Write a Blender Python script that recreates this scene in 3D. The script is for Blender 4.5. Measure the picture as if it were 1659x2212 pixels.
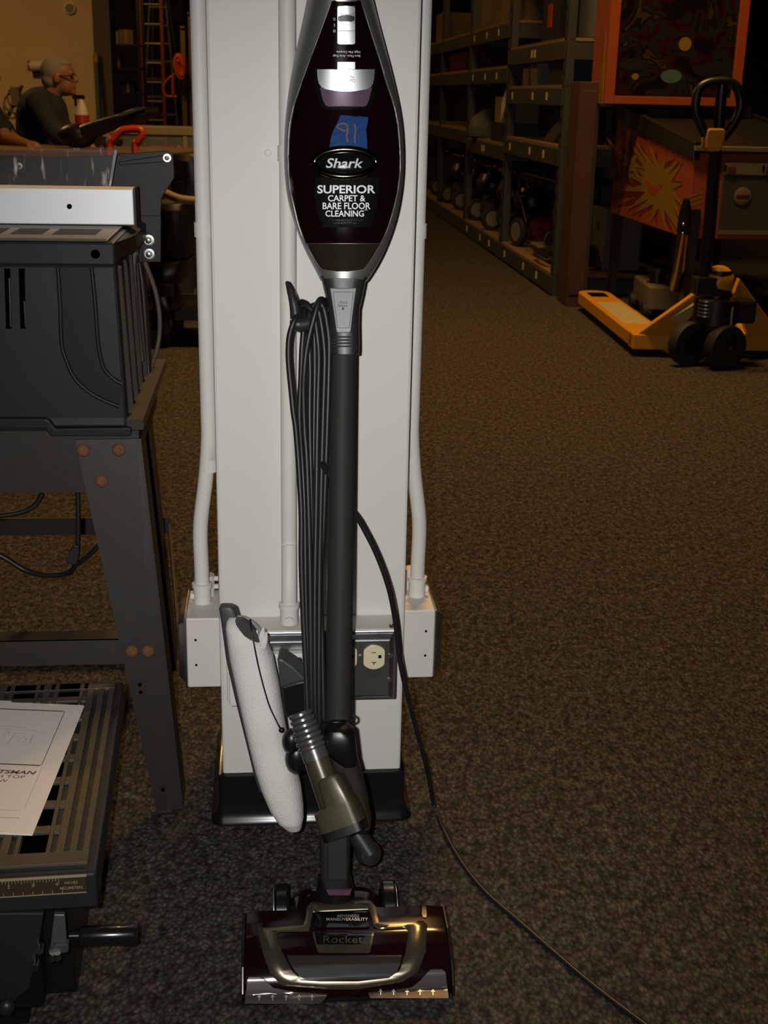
FLASH_W = 65.0
LAMPS = [(0.3, 4.6, 150.0), (-5.0, 10.5, 90.0), (-4.0, 19.5, 32.0)]
import bpy, bmesh, math, random
import numpy as np
from mathutils import Vector, Matrix
random.seed(7)
for o in list(bpy.data.objects): bpy.data.objects.remove(o)
SC = bpy.context.scene
COL = SC.collection
V = Vector

# ------------------------------------------------------------------ camera
FPX, CX, CY, CAMH = 2702.0, 829.5, 1106.0, 0.98
_d = V(((653-CX)/FPX, -(9218-CY)/FPX, -1)).normalized()
_u = -_d
_f = V((0, 0, -1)); _y = (_f - _f.dot(_u)*_u).normalized(); _x = _y.cross(_u)
RC = Matrix((_x, _y, _u))
CAM = V((0, 0, CAMH))
cd = bpy.data.cameras.new('camera'); cam = bpy.data.objects.new('camera', cd); COL.objects.link(cam)
cd.sensor_fit = 'HORIZONTAL'; cd.sensor_width = 36.0; cd.lens = FPX/1659*36
cd.clip_start = 0.05; cd.clip_end = 100
cam.matrix_world = Matrix.Translation(CAM) @ RC.to_4x4()
cd.dof.use_dof = True; cd.dof.focus_distance = 1.5; cd.dof.aperture_fstop = 26
SC.camera = cam
SC.view_settings.view_transform = 'Standard'
SC.view_settings.look = 'None'
SC.view_settings.exposure = 0.0
SC.view_settings.gamma = 1.0
SC.view_settings.use_curve_mapping = False

# ------------------------------------------------------------------ light
w = bpy.data.worlds.new('world'); SC.world = w; w.use_nodes = True
w.node_tree.nodes['Background'].inputs[0].default_value = (1.0, 0.62, 0.25, 1)
w.node_tree.nodes['Background'].inputs[1].default_value = 0.0
def lamp(name, kind, loc, power, color, size=0.1, aim=None, **kw):
    l = bpy.data.lights.new(name, kind); l.energy = power; l.color = color
    o = bpy.data.objects.new(name, l); COL.objects.link(o); o.location = loc
    if kind == 'AREA': l.size = size
    else: l.shadow_soft_size = size
    if aim is not None: o.rotation_euler = (V(aim)-V(loc)).to_track_quat('-Z', 'Y').to_euler()
    for k, v in kw.items(): setattr(l, k, v)
    return o
# the camera's flash, just left of the lens
lamp('camera_flash', 'SPOT', CAM+V((-0.035, 0.0, 0.012)), FLASH_W, (1.0, 0.988, 0.955), 0.008,
     aim=CAM+V((-0.045, 1.5, -0.52)), spot_size=math.radians(72), spot_blend=1.0)
# the hall's warm ceiling tubes, far fewer and weaker than the flash
WARM = (1.0, 0.56, 0.19)
for (x, y, p) in LAMPS:
    lamp('ceiling_tube_light', 'AREA', (x, y, 4.12), p, WARM, 1.2, shape='RECTANGLE', size_y=0.3)

# ------------------------------------------------------------------ helpers
def ray(px, py): return RC @ V(((px-CX)/FPX, -(py-CY)/FPX, -1))
def at(px, py, Y):
    r = ray(px, py); return CAM + r*(Y/r.y)
def fl(px, py, z=0.0):
    r = ray(px, py); return CAM + r*((z-CAMH)/r.z)
def pl(px, py, p, n):
    r = ray(px, py); n = V(n); return CAM + r*(n.dot(V(p)-CAM)/n.dot(r))

MATS = {}
def mat(name, col, rough=0.5, metal=0.0, noise=None, bump=None, coat=0.0, spec=0.5, alpha=1.0, trans=0.0, emit=None, noise2=None):
    """noise=(scale, amount, colour2) ; bump=(scale, strength)"""
    m = bpy.data.materials.new(name); m.use_nodes = True; nt = m.node_tree; b = nt.nodes['Principled BSDF']
    L = nt.links.new
    b.inputs['Base Color'].default_value = (*col, 1); b.inputs['Roughness'].default_value = rough
    b.inputs['Metallic'].default_value = metal; b.inputs['Coat Weight'].default_value = coat
    b.inputs['Coat Roughness'].default_value = 0.04
    b.inputs['Specular IOR Level'].default_value = spec
    b.inputs['Alpha'].default_value = alpha; b.inputs['Transmission Weight'].default_value = trans
    tc = nt.nodes.new('ShaderNodeTexCoord')
    if noise:
        src = None
        for (sc, amt, c2) in ([noise] + ([noise2] if noise2 else [])):
            n = nt.nodes.new('ShaderNodeTexNoise'); n.inputs['Scale'].default_value = sc; n.inputs['Detail'].default_value = 5
            L(tc.outputs['Object'], n.inputs['Vector'])
            r = nt.nodes.new('ShaderNodeMapRange'); r.inputs[1].default_value = 0.4; r.inputs[2].default_value = 0.68
            r.inputs[3].default_value = 0; r.inputs[4].default_value = amt; L(n.outputs['Fac'], r.inputs[0])
            mx = nt.nodes.new('ShaderNodeMix'); mx.data_type = 'RGBA'
            L(r.outputs[0], mx.inputs[0])
            if src is None: mx.inputs[6].default_value = (*col, 1)
            else: L(src, mx.inputs[6])
            mx.inputs[7].default_value = (*c2, 1); src = mx.outputs[2]
        L(src, b.inputs['Base Color'])
    if bump:
        n = nt.nodes.new('ShaderNodeTexNoise'); n.inputs['Scale'].default_value = bump[0]; n.inputs['Detail'].default_value = 4
        L(tc.outputs['Object'], n.inputs['Vector'])
        bp = nt.nodes.new('ShaderNodeBump'); bp.inputs['Strength'].default_value = bump[1]; bp.inputs['Distance'].default_value = bump[2] if len(bump) > 2 else 0.002
        L(n.outputs['Fac'], bp.inputs['Height']); L(bp.outputs[0], b.inputs['Normal'])
    if emit:
        b.inputs['Emission Color'].default_value = (*emit[0], 1); b.inputs['Emission Strength'].default_value = emit[1]
    MATS[name] = m
    return m
def M(n): return MATS[n]

MW = {}
def tag(o, label=None, cat=None, group=None, kind=None):
    if label: o['label'] = label
    if cat: o['category'] = cat
    if group: o['group'] = group
    if kind: o['kind'] = kind
    return o
def thing(name, label, cat, loc=(0, 0, 0), rotz=0.0, group=None, mw=None, kind=None):
    o = bpy.data.objects.new(name, None); COL.objects.link(o); o.empty_display_size = 0.05
    m = mw if mw is not None else Matrix.Translation(V(loc)) @ Matrix.Rotation(rotz, 4, 'Z')
    o.matrix_world = m; MW[o.name] = m.copy()
    return tag(o, label, cat, group, kind)
def frame(o, ex, ey, ez):
    m = Matrix((ex, ey, ez)).transposed().to_4x4(); m.translation = V(o); return m

class MB:
    """collects simple solids into one mesh"""
    def __init__(s): s.v = []; s.f = []
    def add(s, vs, fs):
        n = len(s.v); s.v += [V(p) for p in vs]; s.f += [tuple(i+n for i in f) for f in fs]; return s
    def box(s, c, size, m=None):
        x, y, z = [k/2 for k in size]
        vs = [V((a*x, b*y, d*z)) for d in (-1, 1) for b in (-1, 1) for a in (-1, 1)]
        if m is not None: vs = [m @ p for p in vs]
        vs = [p+V(c) for p in vs]
        return s.add(vs, [(0, 2, 3, 1), (4, 5, 7, 6), (0, 1, 5, 4), (2, 6, 7, 3), (0, 4, 6, 2), (1, 3, 7, 5)])
    def bx(s, x0, x1, y0, y1, z0, z1): return s.box(((x0+x1)/2, (y0+y1)/2, (z0+z1)/2), (x1-x0, y1-y0, z1-z0))
    def bar(s, p0, p1, wd, th, up=(0, 0, 1)):
        p0, p1 = V(p0), V(p1); d = (p1-p0); L = d.length; d.normalize(); a = d.cross(V(up))
        if a.length < 1e-4: a = d.cross(V((1, 0, 0)))
        a.normalize(); b = a.cross(d)
        m = Matrix((a, d, b)).transposed()
        return s.box((p0+p1)/2, (wd, L, th), m)
    def tube(s, pts, r, seg=10, caps=True, smoothpts=0):
        pts = [V(p) for p in pts]
        if smoothpts: pts = spline(pts, smoothpts)
        n = len(pts); rs = r if isinstance(r, (list, tuple)) else [r]*n
        if len(rs) != n: rs = list(np.interp(np.linspace(0, 1, n), np.linspace(0, 1, len(rs)), rs))
        t0 = (pts[1]-pts[0]).normalized(); a = t0.orthogonal().normalized(); vs = []
        for i, p in enumerate(pts):
            t = (pts[min(i+1, n-1)]-pts[max(i-1, 0)]).normalized()
            a = (a - a.dot(t)*t).normalized(); b = t.cross(a)
            for k in range(seg):
                an = 2*math.pi*k/seg; vs.append(p+(a*math.cos(an)+b*math.sin(an))*rs[i])
        fs = [(i*seg+k, i*seg+(k+1) % seg, (i+1)*seg+(k+1) % seg, (i+1)*seg+k) for i in range(n-1) for k in range(seg)]
        if caps: fs += [tuple(range(seg-1, -1, -1)), tuple((n-1)*seg+k for k in range(seg))]
        return s.add(vs, fs)
    def cyl(s, p0, p1, r0, r1=None, seg=20): return s.tube([p0, p1], [r0, r0 if r1 is None else r1], seg)
    def lathe(s, o, axis, prof, seg=24):
        """prof: (distance along axis, radius)"""
        ax = V(axis).normalized(); a = ax.orthogonal().normalized(); b = ax.cross(a); vs = []; n = len(prof)
        for (h, r) in prof:
            for k in range(seg):
                an = 2*math.pi*k/seg; vs.append(V(o)+ax*h+(a*math.cos(an)+b*math.sin(an))*max(r, 1e-5))
        fs = [(i*seg+k, i*seg+(k+1) % seg, (i+1)*seg+(k+1) % seg, (i+1)*seg+k) for i in range(n-1) for k in range(seg)]
        fs += [tuple(range(seg-1, -1, -1)), tuple((n-1)*seg+k for k in range(seg))]
        return s.add(vs, fs)
    def prism(s, pts, off):
        """closed outline of 3D points swept by off"""
        pts = [V(p) for p in pts]; n = len(pts); off = V(off)
        vs = pts + [p+off for p in pts]
        fs = [tuple(range(n-1, -1, -1)), tuple(range(n, 2*n))] + [(i, (i+1) % n, n+(i+1) % n, n+i) for i in range(n)]
        return s.add(vs, fs)
    def grid(s, rows, cap=False):
        """rows of equal length lists of points"""
        n, m = len(rows), len(rows[0]); vs = [p for r in rows for p in r]
        fs = [(i*m+k, i*m+k+1, (i+1)*m+k+1, (i+1)*m+k) for i in range(n-1) for k in range(m-1)]
        return s.add(vs, fs)
    def loft(s, rings, caps=True):
        n, m = len(rings), len(rings[0]); vs = [p for r in rings for p in r]
        fs = [(i*m+k, i*m+(k+1) % m, (i+1)*m+(k+1) % m, (i+1)*m+k) for i in range(n-1) for k in range(m)]
        if caps: fs += [tuple(range(m-1, -1, -1)), tuple((n-1)*m+k for k in range(m))]
        return s.add(vs, fs)
    def sphere(s, c, r, seg=14, rings=8):
        rr = r if isinstance(r, (tuple, list)) else (r, r, r); c = V(c); R = []
        for i in range(rings+1):
            th = math.pi*i/rings
            R.append([c+V((rr[0]*math.sin(th)*math.cos(2*math.pi*k/seg)+1e-6*k, rr[1]*math.sin(th)*math.sin(2*math.pi*k/seg), -rr[2]*math.cos(th))) for k in range(seg)])
        return s.loft(R, False)
    def solid(s, rows, off):
        """grid of points turned into a slab by moving it by off"""
        n, m = len(rows), len(rows[0]); top = [V(p) for r in rows for p in r]; o = V(off)
        vs = top + [p+o for p in top]; N = n*m
        fs = [(i*m+k, i*m+k+1, (i+1)*m+k+1, (i+1)*m+k) for i in range(n-1) for k in range(m-1)]
        fs += [tuple(N+q for q in reversed(f)) for f in fs]
        e = [k for k in range(m)] + [i*m+m-1 for i in range(1, n)] + [(n-1)*m+k for k in range(m-2, -1, -1)] + [i*m for i in range(n-2, 0, -1)]
        fs += [(e[(i+1) % len(e)], e[i], e[i]+N, e[(i+1) % len(e)]+N) for i in range(len(e))]
        return s.add(vs, fs)
    def build(s, name, material, parent=None, world=False, smooth=30, bevel=0.0, fix=True, sub=0):
        vs = s.v
        if parent is not None and world:
            q = parent
            while q.parent is not None: q = q.parent
            inv = MW[q.name].inverted()
            vs = [inv @ p for p in vs]
        me = bpy.data.meshes.new(name); me.from_pydata([tuple(p) for p in vs], [], s.f); me.validate()
        if fix:
            bm = bmesh.new(); bm.from_mesh(me); bmesh.ops.remove_doubles(bm, verts=bm.verts, dist=1e-6)
            bmesh.ops.recalc_face_normals(bm, faces=bm.faces); bm.to_mesh(me); bm.free()
        if smooth:
            me.shade_smooth(); me.set_sharp_from_angle(angle=math.radians(smooth))
        me.materials.append(M(material) if isinstance(material, str) else material)
        o = bpy.data.objects.new(name, me); COL.objects.link(o)
        if parent is not None: o.parent = parent
        if bevel:
            b = o.modifiers.new('b', 'BEVEL'); b.width = bevel; b.segments = 2; b.limit_method = 'ANGLE'; b.angle_limit = math.radians(35)
        if sub:
            b = o.modifiers.new('s', 'SUBSURF'); b.levels = sub; b.render_levels = sub
        return o

def spline(pts, k=6):
    P = [pts[0]*2-pts[1]] + list(pts) + [pts[-1]*2-pts[-2]]; out = []
    for i in range(1, len(P)-2):
        p0, p1, p2, p3 = P[i-1:i+3]
        for j in range(k):
            t = j/k
            out.append(0.5*((2*p1)+(p2-p0)*t+(2*p0-5*p1+4*p2-p3)*t*t+(3*p1-p0-3*p2+p3)*t**3))
    out.append(pts[-1]); return out
def single(mb, name, material, label, cat, base, group=None, kind=None, **kw):
    """one-mesh thing given in world coordinates, origin at its base"""
    base = V(base); mb.v = [p-base for p in mb.v]
    o = mb.build(name, material, None, **kw); o.location = base; MW[o.name] = Matrix.Translation(base)
    return tag(o, label, cat, group, kind)
def copy_tree(o, parent=None):
    c = o.copy(); COL.objects.link(c); c.parent = parent
    if o.name in MW: MW[c.name] = MW[o.name].copy()
    for ch in [k for k in COL.objects if k.parent == o]: copy_tree(ch, c)
    return c
def place(o, loc, rotz=0.0, scale=1.0):
    m = Matrix.Translation(V(loc)) @ Matrix.Rotation(rotz, 4, 'Z') @ Matrix.Scale(scale, 4)
    o.matrix_world = m; MW[o.name] = m.copy(); return o

_tc = {}
def text_geo(s, bold=0.0, shear=0.0):
    c = bpy.data.curves.new('t', 'FONT'); c.body = s; c.size = 1; c.offset = bold; c.shear = shear; c.resolution_u = 3
    o = bpy.data.objects.new('t', c); me = bpy.data.meshes.new_from_object(o)
    vs = [V(v.co) for v in me.vertices]; fs = [tuple(p.vertices) for p in me.polygons]
    bpy.data.objects.remove(o); bpy.data.curves.remove(c); bpy.data.meshes.remove(me)
    x0 = min(v.x for v in vs); x1 = max(v.x for v in vs); y0 = min(v.y for v in vs); y1 = max(v.y for v in vs)
    return [((v.x-x0)/(x1-x0), (v.y-y0)/(y1-y0)) for v in vs], fs
def text(name, s, fn, material, parent, bold=0.0, shear=0.0, flip=False, world=False):
    """fn(u, v) gives the point for u to the right and v up, both 0..1"""
    uv, fs = text_geo(s, bold, shear)
    if flip: uv = [(1-a, 1-b) for a, b in uv]
    mb = MB(); mb.add([fn(a, b) for a, b in uv], fs)
    return mb.build(name, material, parent, world=world, smooth=0, fix=False)

# ------------------------------------------------------------------ materials
mat('white_paint', (0.72, 0.70, 0.655), 0.5, bump=(60, 0.15, 0.0008), noise=(2.5, 0.25, (0.66, 0.635, 0.59)), spec=0.3)
mat('box_paint', (0.70, 0.66, 0.61), 0.5, bump=(90, 0.2, 0.0008))
mat('galvanised', (0.50, 0.52, 0.53), 0.34, 1.0, noise=(40, 0.6, (0.30, 0.32, 0.33)))
mat('ivory', (0.74, 0.66, 0.45), 0.35)
mat('black_hole', (0.0012, 0.001, 0.001), 0.9, spec=0.0)
mat('rubber_black', (0.008, 0.008, 0.009), 0.22, coat=0.3)
mat('screw', (0.6, 0.6, 0.6), 0.3, 1.0)
mat('cream_wall', (0.66, 0.50, 0.30), 0.8, bump=(20, 0.1))
mat('dark_wall', (0.05, 0.045, 0.035), 0.9)
mat('ceiling_paint', (0.10, 0.09, 0.08), 0.9)

def carpet():
    m = bpy.data.materials.new('carpet'); m.use_nodes = True; nt = m.node_tree; b = nt.nodes['Principled BSDF']; L = nt.links.new
    tc = nt.nodes.new('ShaderNodeTexCoord')
    mp = nt.nodes.new('ShaderNodeMapping'); mp.inputs['Scale'].default_value = (1.0, 0.62, 1.0); L(tc.outputs['Object'], mp.inputs['Vector'])
    v = nt.nodes.new('ShaderNodeTexVoronoi'); v.inputs['Scale'].default_value = 185; L(mp.outputs[0], v.inputs['Vector'])
    n = nt.nodes.new('ShaderNodeTexNoise'); n.inputs['Scale'].default_value = 75; n.inputs['Detail'].default_value = 6; n.inputs['Roughness'].default_value = 0.75; L(mp.outputs[0], n.inputs['Vector'])
    r = nt.nodes.new('ShaderNodeValToRGB'); e = r.color_ramp.elements
    e[0].position = 0.30; e[0].color = (0.015, 0.0135, 0.012, 1); e[1].position = 0.72; e[1].color = (0.150, 0.124, 0.088, 1)
    k = r.color_ramp.elements.new(0.5); k.color = (0.070, 0.058, 0.043, 1)
    L(n.outputs['Fac'], r.inputs[0])
    h = nt.nodes.new('ShaderNodeMix'); h.data_type = 'RGBA'; h.blend_type = 'OVERLAY'; h.inputs[0].default_value = 0.24
    L(r.outputs[0], h.inputs[6]); L(v.outputs['Color'], h.inputs[7])
    hs = nt.nodes.new('ShaderNodeHueSaturation'); hs.inputs['Saturation'].default_value = 0.75; L(h.outputs[2], hs.inputs['Color'])
    dk = nt.nodes.new('ShaderNodeMapRange'); dk.inputs[1].default_value = 0.15; dk.inputs[2].default_value = 0.75; dk.inputs[3].default_value = 1.22; dk.inputs[4].default_value = 0.50; L(v.outputs['Distance'], dk.inputs[0])
    ml = nt.nodes.new('ShaderNodeVectorMath'); ml.operation = 'SCALE'; L(hs.outputs[0], ml.inputs[0]); L(dk.outputs[0], ml.inputs['Scale'])
    L(ml.outputs[0], b.inputs['Base Color']); b.inputs['Roughness'].default_value = 0.95; b.inputs['Specular IOR Level'].default_value = 0.1
    bp = nt.nodes.new('ShaderNodeBump'); bp.inputs['Strength'].default_value = 0.8; bp.inputs['Distance'].default_value = 0.004
    ad = nt.nodes.new('ShaderNodeMath'); ad.operation = 'SUBTRACT'; L(n.outputs['Fac'], ad.inputs[0]); L(v.outputs['Distance'], ad.inputs[1])
    L(ad.outputs[0], bp.inputs['Height']); L(bp.outputs[0], b.inputs['Normal'])
    MATS['carpet'] = m
carpet()

# ------------------------------------------------------------------ the hall
def struct(name, mb, material, label=None, **kw):
    o = mb.build(name, material, None, smooth=0, **kw); MW[o.name] = Matrix.Identity(4)
    return tag(o, label, None, None, 'structure')
XL, XR, YB, YF, ZC = -7.0, 7.0, 25.0, -3.0, 4.2
struct('floor', MB().bx(XL, XR, YF, YB, -0.06, 0.0), 'carpet', 'speckled brown loop pile carpet floor')
struct('ceiling', MB().bx(XL, XR, YF, YB, ZC, ZC+0.06), 'ceiling_paint', 'dark ceiling of the hall')
struct('wall_left', MB().bx(XL-0.1, XL, YF, YB, 0, ZC), 'dark_wall', 'dark wall along the left of the hall')
struct('wall_right', MB().bx(XR, XR+0.1, YF, YB, 0, ZC), 'dark_wall', 'dark wall along the right of the hall')
struct('wall_back', MB().bx(XL, XR, YB, YB+0.1, 0, ZC), 'dark_wall', 'dark far wall behind the ladders')
struct('wall_behind', MB().bx(XL, XR, YF-0.1, YF, 0, ZC), 'dark_wall', 'dark wall behind the camera')

# ------------------------------------------------------------------ column
PSI = math.radians(5.5)
CEX = V((math.cos(PSI), math.sin(PSI), 0)); CEY = V((-math.sin(PSI), math.cos(PSI), 0)); EZ = V((0, 0, 1))
CF = frame(V((-0.1, 1.557, 0))+CEX*0.0067, CEX, CEY, EZ); CFI = CF.inverted()
def cf(px, py, y=0.0):
    return CFI @ pl(px, py, CF @ V((0, y, 0)), CEY)
HW, CD = 0.1252, 0.25
col = thing('column', 'white painted square column with a black rubber skirt', None, mw=CF, kind='structure')
mb = MB(); mb.bx(-HW, HW, 0, CD, 0.0, 4.2)
mb.build('shaft', 'white_paint', col, smooth=0, bevel=0.004)
mb = MB(); R = []
for (o, z) in [(0.001, 0.0745), (0.006, 0.072), (0.0065, 0.03), (0.010, 0.016), (0.014, 0.007), (0.017, 0.004), (0.018, 0.0)]:
    ring = []
    for (cx, cy, a0) in [(HW, CD, 0), (-HW, CD, 90), (-HW, 0, 180), (HW, 0, 270)]:
        for k in range(5):
            a = math.radians(a0+22.5*k); ring.append(V((cx+o*math.cos(a), cy+o*math.sin(a), z)))
    R.append(ring)
mb.loft(R); mb.build('rubber_skirt', 'rubber_black', col, smooth=50)

# conduits
def conduit(name, label, pts, r, straps=(), fit=None, group='white conduits on the column'):
    t = thing(name, label, 'conduit', mw=CF @ Matrix.Translation(V(pts[-1])), group=group); o = V(pts[-1])
    loc = [V(p)-o for p in pts]
    MB().tube(loc, r, 16, smoothpts=5).build('pipe', 'white_paint', t, smooth=60)
    b = loc[-1]
    MB().lathe(b, (0, 0, 1), [(0, r*1.18), (0.022, r*1.18), (0.0225, r*1.35), (0.028, r*1.35), (0.029, r*1.0)], 20).build('connector', 'white_paint', t, smooth=40)
    sx = fit if fit else (0, -1, 0)
    for dz in (0.009,):
        p = b+V((0, 0, dz))+V(sx)*r*1.1
        MB().cyl(p, p+V(sx)*0.0045, 0.0048, None, 12).build('connector_screw', 'white_paint', t)
    for (p, side, nrm) in straps:   # saddle strap: hoop + ear + screw
        p = V(p)-o; side = V(side); nrm = V(nrm)
        hoop = MB().tube([p-V((0, 0, 0.009)), p+V((0, 0, 0.009))], r+0.0018, 16)
        hoop.prism([p+side*r*0.6-nrm*r+V((0, 0, -0.009)), p+side*(r+0.017)-nrm*r+V((0, 0, -0.009)), p+side*(r+0.022)-nrm*r+V((0, 0, -0.004)), p+side*(r+0.022)-nrm*r+V((0, 0, 0.004)), p+side*(r+0.017)-nrm*r+V((0, 0, 0.009)), p+side*r*0.6-nrm*r+V((0, 0, 0.009))], nrm*0.0025)
        st = hoop.build('strap', 'white_paint', t, smooth=40)
        q = p+side*(r+0.013)-nrm*(r-0.0025)
        MB().cyl(q, q+nrm*0.002, 0.0042, 0.0036, 10).build('strap_screw', 'white_paint', st)
    return t
zt = cf(622, 1315, -0.03)[2]
rc = 0.0102
xm = cf(623, 800, -rc)[0]; zs = cf(590, 330)[2]
conduit('conduit', 'white conduit pipe running down the front of the column behind the vacuum', [(xm, -rc-0.001, 4.19), (xm, -rc-0.001, 2.0), (xm, -rc-0.001, 0.55), (xm, -rc-0.006, 0.42), (xm-0.0005, -0.030, 0.36), (xm-0.0005, -0.030, 0.315)], rc,
        straps=[((xm, -rc-0.001, zs), (-1, 0, 0), (0, -1, 0))])
# side conduits: straight up the sides, kicked out into the side boxes
def side_conduit(sgn, y, label, zb, xs, strap_z):
    x0 = sgn*(HW+rc+0.001)
    conduit('conduit', label, [(x0, y, 4.19), (x0, y, 2.0), (x0, y, 0.62), (x0, y, 0.55), (x0+sgn*xs*0.35, y, 0.49), (x0+sgn*xs, y, 0.42), (x0+sgn*xs, y, 0.36), (x0+sgn*xs, y, zb)], rc,
            straps=[((x0, y, strap_z), (0, 1, 0), (sgn, 0, 0))], fit=(sgn, 0, 0))
BZ0, BZ1 = 0.206, 0.3085
side_conduit(-1, 0.062, 'white conduit pipe bending out into the box on the left of the column', BZ1, 0.014, 0.815)
side_conduit(1, 0.075, 'white conduit pipe mostly hidden behind the right edge of the column', BZ1, 0.014, 0.815)

# side boxes
def side_box(sgn, y0, label):
    x0 = sgn*HW; x1 = sgn*(HW+0.0445)
    t = thing('junction_box', label, 'junction box', mw=CF @ Matrix.Translation(V((x0, y0, BZ0))), group='junction boxes on the column sides')
    d = x1-x0; MB().bx(min(0, d), max(0, d), 0, 0.102, 0, BZ1-BZ0).build('box', 'box_paint', t, smooth=0, bevel=0.002)
    c = MB(); c.bx(min(d, d+sgn*0.003), max(d, d+sgn*0.003), -0.001, 0.103, -0.001, BZ1-BZ0+0.001)
    a, b = sgn*0.003, sgn*0.012
    c.loft([[V((d+q, 0.051+s*e, 0.051+u*e)) for (s, u) in ((-1, -1), (1, -1), (1, 1), (-1, 1))] for q, e in ((a, 0.046), (b, 0.040))])
    c.build('cover', 'galvanised', t, smooth=0, bevel=0.0015)
    for k, dz in enumerate((0.034, 0.071)):
        p = V((d-sgn*0.012, -0.0006, dz)); MB().cyl(p, p+V((0, 0.004, 0)), 0.0017, None, 10).build('screw_hole', 'black_hole', t)
    for k in range(2):   # spare knock-out connectors behind the conduit
        p = V((d*0.45, 0.085, BZ1-BZ0)); q = p+V((sgn*0.0, 0, 0.012*(k+1)))
        MB().cyl(q-V((0.016, 0, 0)), q+V((0.016, 0, 0)), 0.0036, None, 10).build('clamp_screw', 'box_paint', t)
    MB().lathe(V((d*0.45, 0.085, BZ1-BZ0)), (0, 0, 1), [(0, 0.011), (0.03, 0.011)], 14).build('clamp', 'box_paint', t)
    return t
side_box(-1, 0.004, 'white box with a steel side cover on the left of the column')
side_box(1, 0.020, 'white box with two dark holes on the right of the column')

# front double outlet box
bx0 = cf(489, 1415, -0.05)[0]; bx1 = cf(857, 1415, -0.05)[0]; bz1 = 0.312; bz0 = bz1-0.102
FB = CF @ Matrix.Translation(V((0, 0, bz0)))
t = thing('outlet_box', 'wide white outlet box with steel covers low on the column front', 'outlet box', mw=FB)
FBI = FB.inverted()
def fb(px, py, y): return FBI @ pl(px, py, FB @ V((0, y, 0)), CEY)
h = bz1-bz0
MB().bx(bx0, bx1, -0.050, 0, 0, h).build('box', 'box_paint', t, smooth=0, bevel=0.002)
xs_ = fb(693, 1415, -0.055)[0]
def cover(x0, x1, name):
    c = MB(); c.bx(x0, x1, -0.053, -0.050, 0.0005, h-0.0005)
    R = []
    for q, e in ((-0.053, 0.004), (-0.062, 0.010)):
        R.append([V((x0+e, q, e)), V((x1-e, q, e)), V((x1-e, q, h-e)), V((x0+e, q, h-e))])
    c.loft(R); return c.build(name, 'galvanised', t, smooth=0, bevel=0.0015)
cv = cover(xs_, bx1, 'cover'); cv['label'] = 'steel cover with two ivory outlets'
cover(bx0+0.004, xs_-0.001, 'cover')
px0 = fb(494, 1415, -0.066)[0]; px1 = fb(664, 1415, -0.066)[0]
MB().bx(px0, px1, -0.0745, -0.062, 0.006, h-0.022).build('white_plate', 'white_paint', t, smooth=0, bevel=0.002)
p = fb(647, 1425, -0.0745); MB().cyl(p, p+V((0, -0.0015, 0)), 0.004, None, 12).build('plate_screw', 'screw', t)
for (px, nm) in ((808, 0), (748, 1)):
    c = fb(px, 1419, -0.062); rx, rz = 0.0140, 0.0172
    pts = []
    for k in range(28):
        a = 2*math.pi*k/28; x = max(-rx, min(rx, rz*math.cos(a))); pts.append(V((c.x+x, -0.062, c.z+rz*math.sin(a))))
    rcp = MB().prism(pts, (0, -0.0022, 0)).build('receptacle', 'ivory', t, smooth=0, bevel=0.0006)
    y = -0.0645
    MB().bx(c.x+0.0055, c.x+0.0095, y, y+0.001, c.z-0.0010, c.z+0.0035).build('slot', 'black_hole', rcp, smooth=0)
    MB().bx(c.x-0.0040, c.x+0.0025, y, y+0.001, c.z+0.0068, c.z+0.0076).build('slot', 'black_hole', rcp, smooth=0)
    MB().bx(c.x-0.0035, c.x+0.0030, y, y+0.001, c.z-0.0075, c.z-0.0065).bx(c.x-0.0008, c.x+0.0003, y, y+0.001, c.z-0.0105, c.z-0.0070).build('slot', 'black_hole', rcp, smooth=0)
for (px, py) in ((778, 1419), (843, 1416), (841, 1468), (845, 1352), (712, 1468)):
    p = fb(px, py, -0.062); MB().cyl(p+V((0, 0.001, 0)), p-V((0, 0.002, 0)), 0.0032, 0.0026, 12).build('cover_screw', 'screw', t)

# ------------------------------------------------------------------ stick vacuum
mat('vac_silver', (0.33, 0.34, 0.33), 0.42, 0.75)
mat('vac_black', (0.0065, 0.0014, 0.0022), 0.08, coat=0.3)
mat('vac_dark_chrome', (0.24, 0.20, 0.13), 0.07, 0.92)
mat('vac_button', (0.50, 0.53, 0.55), 0.44, 0.8)
mat('vac_grey', (0.022, 0.022, 0.021), 0.40)
mat('vac_tube', (0.025, 0.025, 0.023), 0.6, spec=0.2)
mat('vac_window', (0.16, 0.10, 0.15), 0.18, 0.3)
mat('label_black', (0.0025, 0.003, 0.003), 0.6, spec=0.06)
mat('release_silver', (0.30, 0.31, 0.33), 0.5, 0.4)
mat('label_white', (0.78, 0.82, 0.82), 0.5)
mat('emblem_black', (0.005, 0.006, 0.006), 0.10, coat=0.6)
mat('emblem_rim', (0.10, 0.095, 0.075), 0.12, 1.0)
mat('emblem_chrome', (0.20, 0.18, 0.12), 0.12, 1.0)
mat('emblem_silver', (0.42, 0.45, 0.46), 0.5, 0.3)
mat('bright_silver', (0.75, 0.78, 0.80), 0.35, 0.6)
mat('cord_black', (0.012, 0.012, 0.012), 0.45)
mat('nozzle_plum', (0.010, 0.0022, 0.0030), 0.13, spec=0.3)
mat('nozzle_gold', (0.20, 0.17, 0.12), 0.25, 0.8)
mat('nozzle_window', (0.030, 0.026, 0.024), 0.35, spec=0.12)
mat('nozzle_clear', (0.11, 0.095, 0.085), 0.22, 0.4)
mat('clip_purple', (0.085, 0.022, 0.06), 0.35)
mat('tape_blue', (0.011, 0.050, 0.19), 0.7, noise=(60, 0.5, (0.006, 0.033, 0.14)), spec=0.2)
mat('marker_orange', (0.20, 0.10, 0.05), 0.7, spec=0.2)

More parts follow.
